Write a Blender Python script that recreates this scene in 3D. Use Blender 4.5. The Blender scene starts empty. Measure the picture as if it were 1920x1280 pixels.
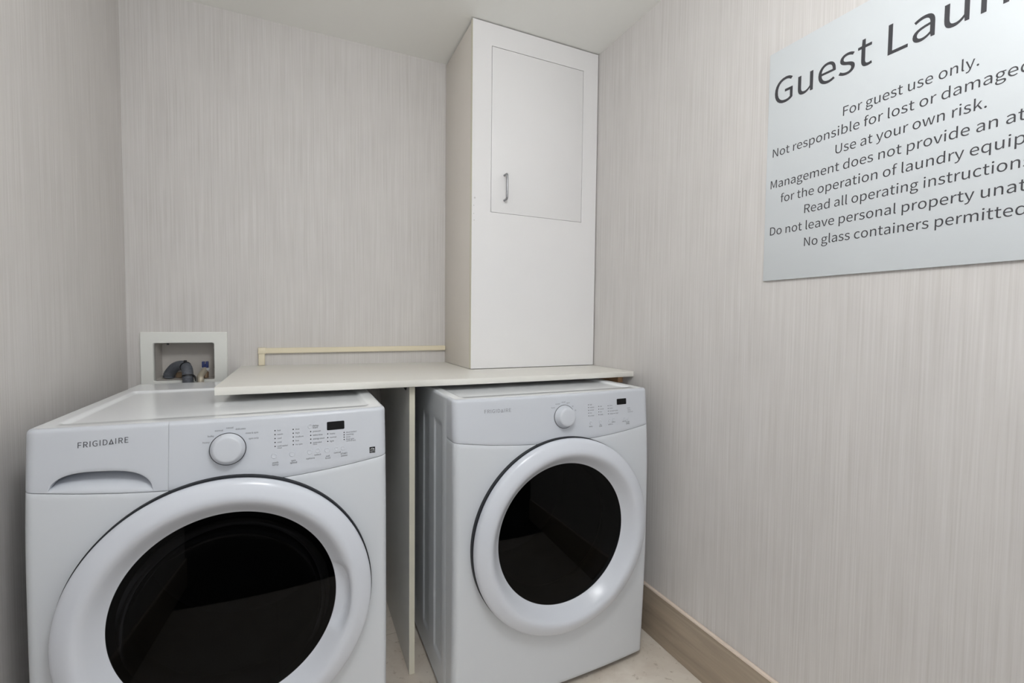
import bpy, bmesh, math, random, json
from mathutils import Matrix, Vector
random.seed(7)
PI = math.pi
sc = bpy.context.scene
col = sc.collection

# ------------------------------------------------------------------ camera
CAM_Z = 1.152
cam_data = bpy.data.cameras.new('camera')
cam = bpy.data.objects.new('camera', cam_data)
col.objects.link(cam)
cam_data.sensor_fit = 'HORIZONTAL'
cam_data.sensor_width = 36.0
cam_data.lens = 870.19 / 1920 * 36.0
cam_data.clip_start = 0.01
_yaw, _pitch, _roll = math.radians(24.6193), math.radians(2.45623), math.radians(-0.59125)
_f = Vector((math.sin(_yaw) * math.cos(_pitch), math.cos(_yaw) * math.cos(_pitch), -math.sin(_pitch)))
_r = Vector((math.cos(_yaw), -math.sin(_yaw), 0))
_d = _f.cross(_r)
_r2 = math.cos(_roll) * _r + math.sin(_roll) * _d
_d2 = -math.sin(_roll) * _r + math.cos(_roll) * _d
cam.matrix_world = Matrix(((_r2.x, -_d2.x, -_f.x, 0), (_r2.y, -_d2.y, -_f.y, 0), (_r2.z, -_d2.z, -_f.z, CAM_Z), (0, 0, 0, 1)))
sc.camera = cam

# ------------------------------------------------------------------ world, exposure
sc.view_settings.view_transform = 'Standard'
sc.view_settings.look = 'None'
sc.view_settings.gamma = 1.0
sc.view_settings.use_curve_mapping = False
sc.view_settings.exposure = 0.08
world = bpy.data.worlds.new('world')
sc.world = world
world.use_nodes = True
world.node_tree.nodes['Background'].inputs[0].default_value = (0.97, 0.985, 1.0, 1)
world.node_tree.nodes['Background'].inputs[1].default_value = 0.82
LAMP_STRENGTH = 28.5          # the opal ceiling lamp built below gives the room its light
LAMP_POS = (0.22, 0.14)

# ------------------------------------------------------------------ room sizes
XL, XR, YB, YF, ZC = -0.556, 1.176, 2.060, -0.20, 2.296

# ------------------------------------------------------------------ material helpers
def lin(r, g, b):
    f = lambda v: (v / 255 / 12.92) if v / 255 <= 0.04045 else ((v / 255 + 0.055) / 1.055) ** 2.4
    return (f(r), f(g), f(b), 1.0)

def new_mat(name):
    m = bpy.data.materials.new(name)
    m.use_nodes = True
    nt = m.node_tree
    return m, nt, nt.nodes['Principled BSDF']

def node(nt, kind, **kw):
    n = nt.nodes.new(kind)
    for k, v in kw.items():
        if k in n.inputs:
            n.inputs[k].default_value = v
        else:
            setattr(n, k, v)
    return n

def plain(name, rgb, rough=0.5, metal=0.0, spec=0.5, var=0.02, scale=8.0, coat=0.0, bump=0.0, bscale=300.0):
    """a painted / moulded surface with a faint uneven tone"""
    m, nt, b = new_mat(name)
    tc = node(nt, 'ShaderNodeTexCoord')
    nz = node(nt, 'ShaderNodeTexNoise', Scale=scale, Detail=3.0)
    nt.links.new(tc.outputs['Object'], nz.inputs['Vector'])
    mix = node(nt, 'ShaderNodeMix', data_type='RGBA')
    c = lin(*rgb)
    mix.inputs[6].default_value = tuple(min(1, v * (1 - var)) for v in c[:3]) + (1,)
    mix.inputs[7].default_value = tuple(min(1, v * (1 + var)) for v in c[:3]) + (1,)
    nt.links.new(nz.outputs[0], mix.inputs[0])
    nt.links.new(mix.outputs[2], b.inputs['Base Color'])
    b.inputs['Roughness'].default_value = rough
    b.inputs['Metallic'].default_value = metal
    b.inputs['Specular IOR Level'].default_value = spec
    if coat:
        b.inputs['Coat Weight'].default_value = coat
        b.inputs['Coat Roughness'].default_value = 0.12
    if bump:
        n2 = node(nt, 'ShaderNodeTexNoise', Scale=bscale, Detail=2.0)
        nt.links.new(tc.outputs['Object'], n2.inputs['Vector'])
        bp = node(nt, 'ShaderNodeBump', Strength=bump, Distance=0.001)
        nt.links.new(n2.outputs[0], bp.inputs['Height'])
        nt.links.new(bp.outputs[0], b.inputs['Normal'])
    return m

def wallpaper_mat():
    m, nt, b = new_mat('strie_wallpaper')
    geo = node(nt, 'ShaderNodeNewGeometry')
    sep = node(nt, 'ShaderNodeSeparateXYZ')
    nt.links.new(geo.outputs['Position'], sep.inputs[0])
    add = node(nt, 'ShaderNodeMath', operation='ADD')
    nt.links.new(sep.outputs['X'], add.inputs[0]); nt.links.new(sep.outputs['Y'], add.inputs[1])
    def strie(f, fz, off):
        mu = node(nt, 'ShaderNodeMath', operation='MULTIPLY'); mu.inputs[1].default_value = f
        nt.links.new(add.outputs[0], mu.inputs[0])
        mz = node(nt, 'ShaderNodeMath', operation='MULTIPLY'); mz.inputs[1].default_value = fz
        nt.links.new(sep.outputs['Z'], mz.inputs[0])
        cb = node(nt, 'ShaderNodeCombineXYZ'); cb.inputs[1].default_value = off
        nt.links.new(mu.outputs[0], cb.inputs[0]); nt.links.new(mz.outputs[0], cb.inputs[2])
        n = node(nt, 'ShaderNodeTexNoise', Scale=1.0, Detail=2.0, Roughness=0.6)
        nt.links.new(cb.outputs[0], n.inputs['Vector'])
        return n.outputs[0]
    a = strie(250, 3.0, 0.0)
    c = strie(75, 1.6, 7.0)
    d = strie(9, 5.0, 3.0)
    m1 = node(nt, 'ShaderNodeMath', operation='MULTIPLY_ADD'); m1.inputs[1].default_value = 0.72
    nt.links.new(a, m1.inputs[0])
    m2 = node(nt, 'ShaderNodeMath', operation='MULTIPLY'); m2.inputs[1].default_value = 0.28
    nt.links.new(c, m2.inputs[0]); nt.links.new(m2.outputs[0], m1.inputs[2])
    ramp = node(nt, 'ShaderNodeValToRGB')
    ramp.color_ramp.elements[0].position = 0.30; ramp.color_ramp.elements[0].color = lin(*WALL_DARK)
    ramp.color_ramp.elements[1].position = 0.72; ramp.color_ramp.elements[1].color = lin(*WALL_LIGHT)
    nt.links.new(m1.outputs[0], ramp.inputs[0])
    mx = node(nt, 'ShaderNodeMix', data_type='RGBA', blend_type='MULTIPLY'); mx.inputs[0].default_value = 0.12
    nt.links.new(ramp.outputs[0], mx.inputs[6]); nt.links.new(d, mx.inputs[7])
    nt.links.new(mx.outputs[2], b.inputs['Base Color'])
    b.inputs['Roughness'].default_value = 0.55
    b.inputs['Specular IOR Level'].default_value = 0.3
    bp = node(nt, 'ShaderNodeBump', Strength=0.35, Distance=0.0012)
    nt.links.new(m1.outputs[0], bp.inputs['Height']); nt.links.new(bp.outputs[0], b.inputs['Normal'])
    return m

def floor_mat():
    m, nt, b = new_mat('beige_stone_tile')
    geo = node(nt, 'ShaderNodeNewGeometry')
    n1 = node(nt, 'ShaderNodeTexNoise', Scale=5.0, Detail=8.0, Roughness=0.62, Distortion=1.2)
    nt.links.new(geo.outputs['Position'], n1.inputs['Vector'])
    r1 = node(nt, 'ShaderNodeValToRGB')
    r1.color_ramp.elements[0].position = 0.32; r1.color_ramp.elements[0].color = lin(216, 204, 190)
    r1.color_ramp.elements[1].position = 0.66; r1.color_ramp.elements[1].color = lin(236, 228, 216)
    nt.links.new(n1.outputs[0], r1.inputs[0])
    # dark pits and veins of the stone
    n2 = node(nt, 'ShaderNodeTexNoise', Scale=42.0, Detail=4.0, Roughness=0.7, Distortion=0.6)
    nt.links.new(geo.outputs['Position'], n2.inputs['Vector'])
    r2 = node(nt, 'ShaderNodeValToRGB')
    r2.color_ramp.elements[0].position = 0.30; r2.color_ramp.elements[0].color = (0.62, 0.58, 0.53, 1)
    r2.color_ramp.elements[1].position = 0.40; r2.color_ramp.elements[1].color = (1, 1, 1, 1)
    nt.links.new(n2.outputs[0], r2.inputs[0])
    mx = node(nt, 'ShaderNodeMix', data_type='RGBA', blend_type='MULTIPLY'); mx.inputs[0].default_value = 0.8
    nt.links.new(r1.outputs[0], mx.inputs[6]); nt.links.new(r2.outputs[0], mx.inputs[7])
    br = node(nt, 'ShaderNodeTexBrick', Scale=1.0)
    br.offset = 0.0; br.squash = 1.0
    br.inputs['Color1'].default_value = (1, 1, 1, 1); br.inputs['Color2'].default_value = (0.97, 0.97, 0.97, 1)
    br.inputs['Mortar'].default_value = (0.72, 0.69, 0.65, 1)
    br.inputs['Mortar Size'].default_value = 0.0016
    br.inputs['Brick Width'].default_value = 0.64; br.inputs['Row Height'].default_value = 0.64
    mp = node(nt, 'ShaderNodeMapping'); mp.inputs['Location'].default_value = (0.04, 0.23, 0)
    nt.links.new(geo.outputs['Position'], mp.inputs[0]); nt.links.new(mp.outputs[0], br.inputs['Vector'])
    m3 = node(nt, 'ShaderNodeMix', data_type='RGBA', blend_type='MULTIPLY'); m3.inputs[0].default_value = 1.0
    nt.links.new(mx.outputs[2], m3.inputs[6]); nt.links.new(br.outputs[0], m3.inputs[7])
    nt.links.new(m3.outputs[2], b.inputs['Base Color'])
    b.inputs['Roughness'].default_value = 0.38
    return m

def wood_mat(name, dark, light, axis=1, f=26.0, rough=0.5):
    m, nt, b = new_mat(name)
    geo = node(nt, 'ShaderNodeNewGeometry')
    mp = node(nt, 'ShaderNodeMapping')
    s = [f, f, f]; s[axis] = f / 14
    mp.inputs['Scale'].default_value = s
    nt.links.new(geo.outputs['Position'], mp.inputs[0])
    n = node(nt, 'ShaderNodeTexNoise', Scale=1.0, Detail=6.0, Roughness=0.6, Distortion=0.8)
    nt.links.new(mp.outputs[0], n.inputs['Vector'])
    r = node(nt, 'ShaderNodeValToRGB')
    r.color_ramp.elements[0].position = 0.3; r.color_ramp.elements[0].color = lin(*dark)
    r.color_ramp.elements[1].position = 0.72; r.color_ramp.elements[1].color = lin(*light)
    nt.links.new(n.outputs[0], r.inputs[0]); nt.links.new(r.outputs[0], b.inputs['Base Color'])
    b.inputs['Roughness'].default_value = rough
    return m

def glass_mat():
    """dark smoked door glass: most light is absorbed, the face mirrors a little"""
    m, nt, b = new_mat('smoked_door_glass')
    nt.nodes.remove(b)
    out = [n for n in nt.nodes if n.type == 'OUTPUT_MATERIAL'][0]
    tr = node(nt, 'ShaderNodeBsdfTransparent'); tr.inputs[0].default_value = (0.10, 0.10, 0.105, 1)
    gl = node(nt, 'ShaderNodeBsdfGlossy'); gl.inputs['Roughness'].default_value = 0.02
    gl.inputs[0].default_value = (1, 1, 1, 1)
    fr = node(nt, 'ShaderNodeFresnel'); fr.inputs[0].default_value = 1.22
    mx = node(nt, 'ShaderNodeMixShader')
    nt.links.new(fr.outputs[0], mx.inputs[0]); nt.links.new(tr.outputs[0], mx.inputs[1]); nt.links.new(gl.outputs[0], mx.inputs[2])
    nt.links.new(mx.outputs[0], out.inputs[0])
    return m

def lamp_mat():
    m, nt, b = new_mat('opal_lamp_glass')
    b.inputs['Base Color'].default_value = (0.9, 0.9, 0.9, 1)
    b.inputs['Emission Color'].default_value = (0.97, 0.985, 1.0, 1)
    b.inputs['Emission Strength'].default_value = LAMP_STRENGTH
    return m

WALL_DARK, WALL_LIGHT = (211, 207, 203), (231, 228, 226)
M = dict(
    wall=wallpaper_mat(), floor=floor_mat(), glass=glass_mat(), lamp=lamp_mat(),
    ceiling=plain('ceiling_paint', (252, 252, 248), 0.75, bump=0.15, bscale=60, var=0.015, scale=3),
    white=plain('appliance_enamel', (212, 216, 221), 0.28, var=0.006),
    plastic=plain('appliance_plastic', (205, 209, 216), 0.33, var=0.006),
    ring=plain('door_ring_plastic', (213, 217, 225), 0.24, var=0.004),
    lid=plain('lid_enamel', (240, 243, 246), 0.14, var=0.004),
    cabinet=plain('white_laminate', (238, 237, 237), 0.34, var=0.01),
    edge=plain('cream_edge_band', (228, 224, 206), 0.45),
    side=plain('laminate_side', (230, 224, 216), 0.42),
    shelf=plain('shelf_laminate', (226, 224, 217), 0.22, var=0.012, scale=5),
    divider=plain('divider_panel_paint', (236, 234, 228), 0.5, var=0.06, scale=11),
    cream=plain('cream_raceway_plastic', (236, 226, 200), 0.42),
    boxwhite=plain('outlet_box_plastic', (240, 241, 236), 0.42),
    boxin=plain('outlet_box_interior', (205, 200, 194), 0.5),
    sign=plain('sign_board_face', (215, 220, 223), 0.30, var=0.004),
    ink=plain('sign_lettering_ink', (62, 62, 66), 0.5),
    print=plain('panel_print_grey', (88, 90, 97), 0.5),
    brand=plain('brand_print_grey', (70, 72, 78), 0.4),
    brandpale=plain('brand_print_silver', (136, 138, 144), 0.35),
    led=plain('indicator_dot', (46, 48, 54), 0.35),
    black=plain('display_black', (10, 10, 12), 0.35, spec=0.25),
    rubber=plain('dark_rubber_gasket', (34, 37, 42), 0.5),
    dark=plain('shadow_gap_dark', (48, 50, 54), 0.5),
    drum=plain('steel_drum', (120, 122, 126), 0.35, metal=0.9),
    bowl=plain('gap_shade_grey', (92, 94, 98), 0.5),
    hose=plain('grey_drain_hose', (92, 96, 104), 0.45),
    tie=plain('black_cable_tie', (16, 16, 20), 0.4),
    blue=plain('blue_valve_handle', (36, 52, 110), 0.4),
    braid=plain('braided_hose', (196, 188, 170), 0.4, metal=0.3),
    brass=plain('valve_brass', (150, 128, 104), 0.4, metal=0.6),
    chrome=plain('brushed_steel_handle', (150, 151, 153), 0.3, metal=0.85),
    foot=plain('black_rubber_foot', (30, 30, 30), 0.6),
    badgewhite=plain('badge_white', (205, 207, 209), 0.4),
    base=wood_mat('baseboard_brown_wood', (156, 142, 125), (184, 169, 150), axis=1, f=30),
    cap=plain('baseboard_cap', (238, 222, 207), 0.4),
    cleat=wood_mat('raw_pine_cleat', (186, 142, 104), (222, 184, 144), axis=1, f=60),
    carpet=plain('dark_hall_carpet', (38, 35, 32), 0.95, var=0.2, scale=120),
    scuff=plain('scuff_grey', (212, 211, 208), 0.6),
    bracket=plain('black_bracket', (22, 20, 20), 0.5),
)

# ------------------------------------------------------------------ object helpers
def link(name, me, mat, parent=None, smooth=False, label=None):
    o = bpy.data.objects.new(name, me)
    col.objects.link(o)
    mats = mat if isinstance(mat, (list, tuple)) else [mat]
    for m in mats:
        me.materials.append(m)
    if smooth:
        for p in me.polygons:
            p.use_smooth = True
    if parent is not None:
        o.parent = parent
    if label:
        o['label'] = label
    return o

def from_bm(name, bm, mat, parent=None, smooth=False, label=None, angle=None):
    bmesh.ops.recalc_face_normals(bm, faces=bm.faces)
    me = bpy.data.meshes.new(name)
    bm.to_mesh(me); bm.free()
    o = link(name, me, mat, parent, smooth or angle is not None, label)
    if angle is not None:
        me.set_sharp_from_angle(angle=math.radians(angle))
    return o

def from_grid(name, rows, mat, parent=None, smooth=True, keep=None, angle=None, label=None):
    """rows: list of equally long lists of points -> quad sheet"""
    n = len(rows[0])
    vs = [tuple(p) for r in rows for p in r]
    fs = []
    for i in range(len(rows) - 1):
        for j in range(n - 1):
            q = (i * n + j, i * n + j + 1, (i + 1) * n + j + 1, (i + 1) * n + j)
            if keep is None or keep([vs[k] for k in q]):
                fs.append(q)
    me = bpy.data.meshes.new(name)
    me.from_pydata(vs, [], fs)
    o = link(name, me, mat, parent, smooth, label)
    if angle is not None:
        me.set_sharp_from_angle(angle=math.radians(angle))
    return o

def add_box(bm, x0, x1, y0, y1, z0, z1, bev=0.0, seg=2):
    r = bmesh.ops.create_cube(bm, size=1.0)
    vs = r['verts']
    for v in vs:
        v.co = Vector(((x0 + x1) / 2 + v.co.x * (x1 - x0), (y0 + y1) / 2 + v.co.y * (y1 - y0), (z0 + z1) / 2 + v.co.z * (z1 - z0)))
    if bev:
        es = list({e for v in vs for e in v.link_edges})
        bmesh.ops.bevel(bm, geom=es, offset=bev, segments=seg, profile=0.5, affect='EDGES')

def box(name, x0, x1, y0, y1, z0, z1, mat, parent=None, bev=0.0, label=None):
    bm = bmesh.new()
    add_box(bm, x0, x1, y0, y1, z0, z1, bev)
    return from_bm(name, bm, mat, parent, label=label, angle=40)

def lathe_rows(prof, c, ax, n=64):
    """prof: (r, d) pairs; d runs along ax away from c"""
    ax = Vector(ax).normalized()
    u = Vector((1, 0, 0)); u = (u - ax * u.dot(ax)).normalized()
    w = ax.cross(u)
    c = Vector(c)
    return [[c + ax * d + (u * math.cos(2 * PI * k / n) + w * math.sin(2 * PI * k / n)) * r for k in range(n + 1)] for r, d in prof]

def lathe(name, prof, c, ax, mat, parent=None, n=64, angle=40, label=None):
    rows = lathe_rows(prof, c, ax, n)
    bm = bmesh.new()
    vr = [[bm.verts.new(p) for p in r[:-1]] for r in rows]
    for i in range(len(vr) - 1):
        for k in range(n):
            bm.faces.new((vr[i][k], vr[i][(k + 1) % n], vr[i + 1][(k + 1) % n], vr[i + 1][k]))
    bmesh.ops.remove_doubles(bm, verts=bm.verts, dist=1e-6)
    return from_bm(name, bm, mat, parent, angle=angle, label=label)

def tube_pts(bm, pts, rad, n=14, ribs=None):
    """sweep a circle along points; rad number or function of arc position"""
    P = [Vector(p) for p in pts]
    prev = None; rings = []; s = 0.0
    for i, p in enumerate(P):
        t = (P[min(i + 1, len(P) - 1)] - P[max(i - 1, 0)]).normalized()
        if prev is None:
            a = Vector((0, 0, 1)) if abs(t.z) < 0.9 else Vector((1, 0, 0))
            u = (a - t * a.dot(t)).normalized()
        else:
            u = (prev - t * prev.dot(t)).normalized()
        prev = u
        w = t.cross(u)
        if i:
            s += (p - P[i - 1]).length
        r = rad(s) if callable(rad) else rad
        rings.append([bm.verts.new(p + (u * math.cos(2 * PI * k / n) + w * math.sin(2 * PI * k / n)) * r) for k in range(n)])
    for a, b in zip(rings, rings[1:]):
        for k in range(n):
            bm.faces.new((a[k], a[(k + 1) % n], b[(k + 1) % n], b[k]))
    bm.faces.new(rings[0][::-1]); bm.faces.new(rings[-1])

def spline(pts, n=12):
    P = [Vector(p) for p in pts]; out = []
    for i in range(len(P) - 1):
        p0, p1, p2, p3 = P[max(i - 1, 0)], P[i], P[i + 1], P[min(i + 2, len(P) - 1)]
        for k in range(n):
            t = k / n
            out.append(0.5 * ((2 * p1) + (p2 - p0) * t + (2 * p0 - 5 * p1 + 4 * p2 - p3) * t * t + (3 * p1 - p0 - 3 * p2 + p3) * t ** 3))
    out.append(P[-1])
    return out

def thing(name, label, cat, loc=(0, 0, 0)):
    o = bpy.data.objects.new(name, None)
    o.empty_display_size = 0.1
    col.objects.link(o)
    o.location = loc
    o['label'] = label; o['category'] = cat
    return o

def tag(o, label, cat):
    o['label'] = label; o['category'] = cat
    return o

def structure(o):
    o['kind'] = 'structure'
    return o

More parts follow.
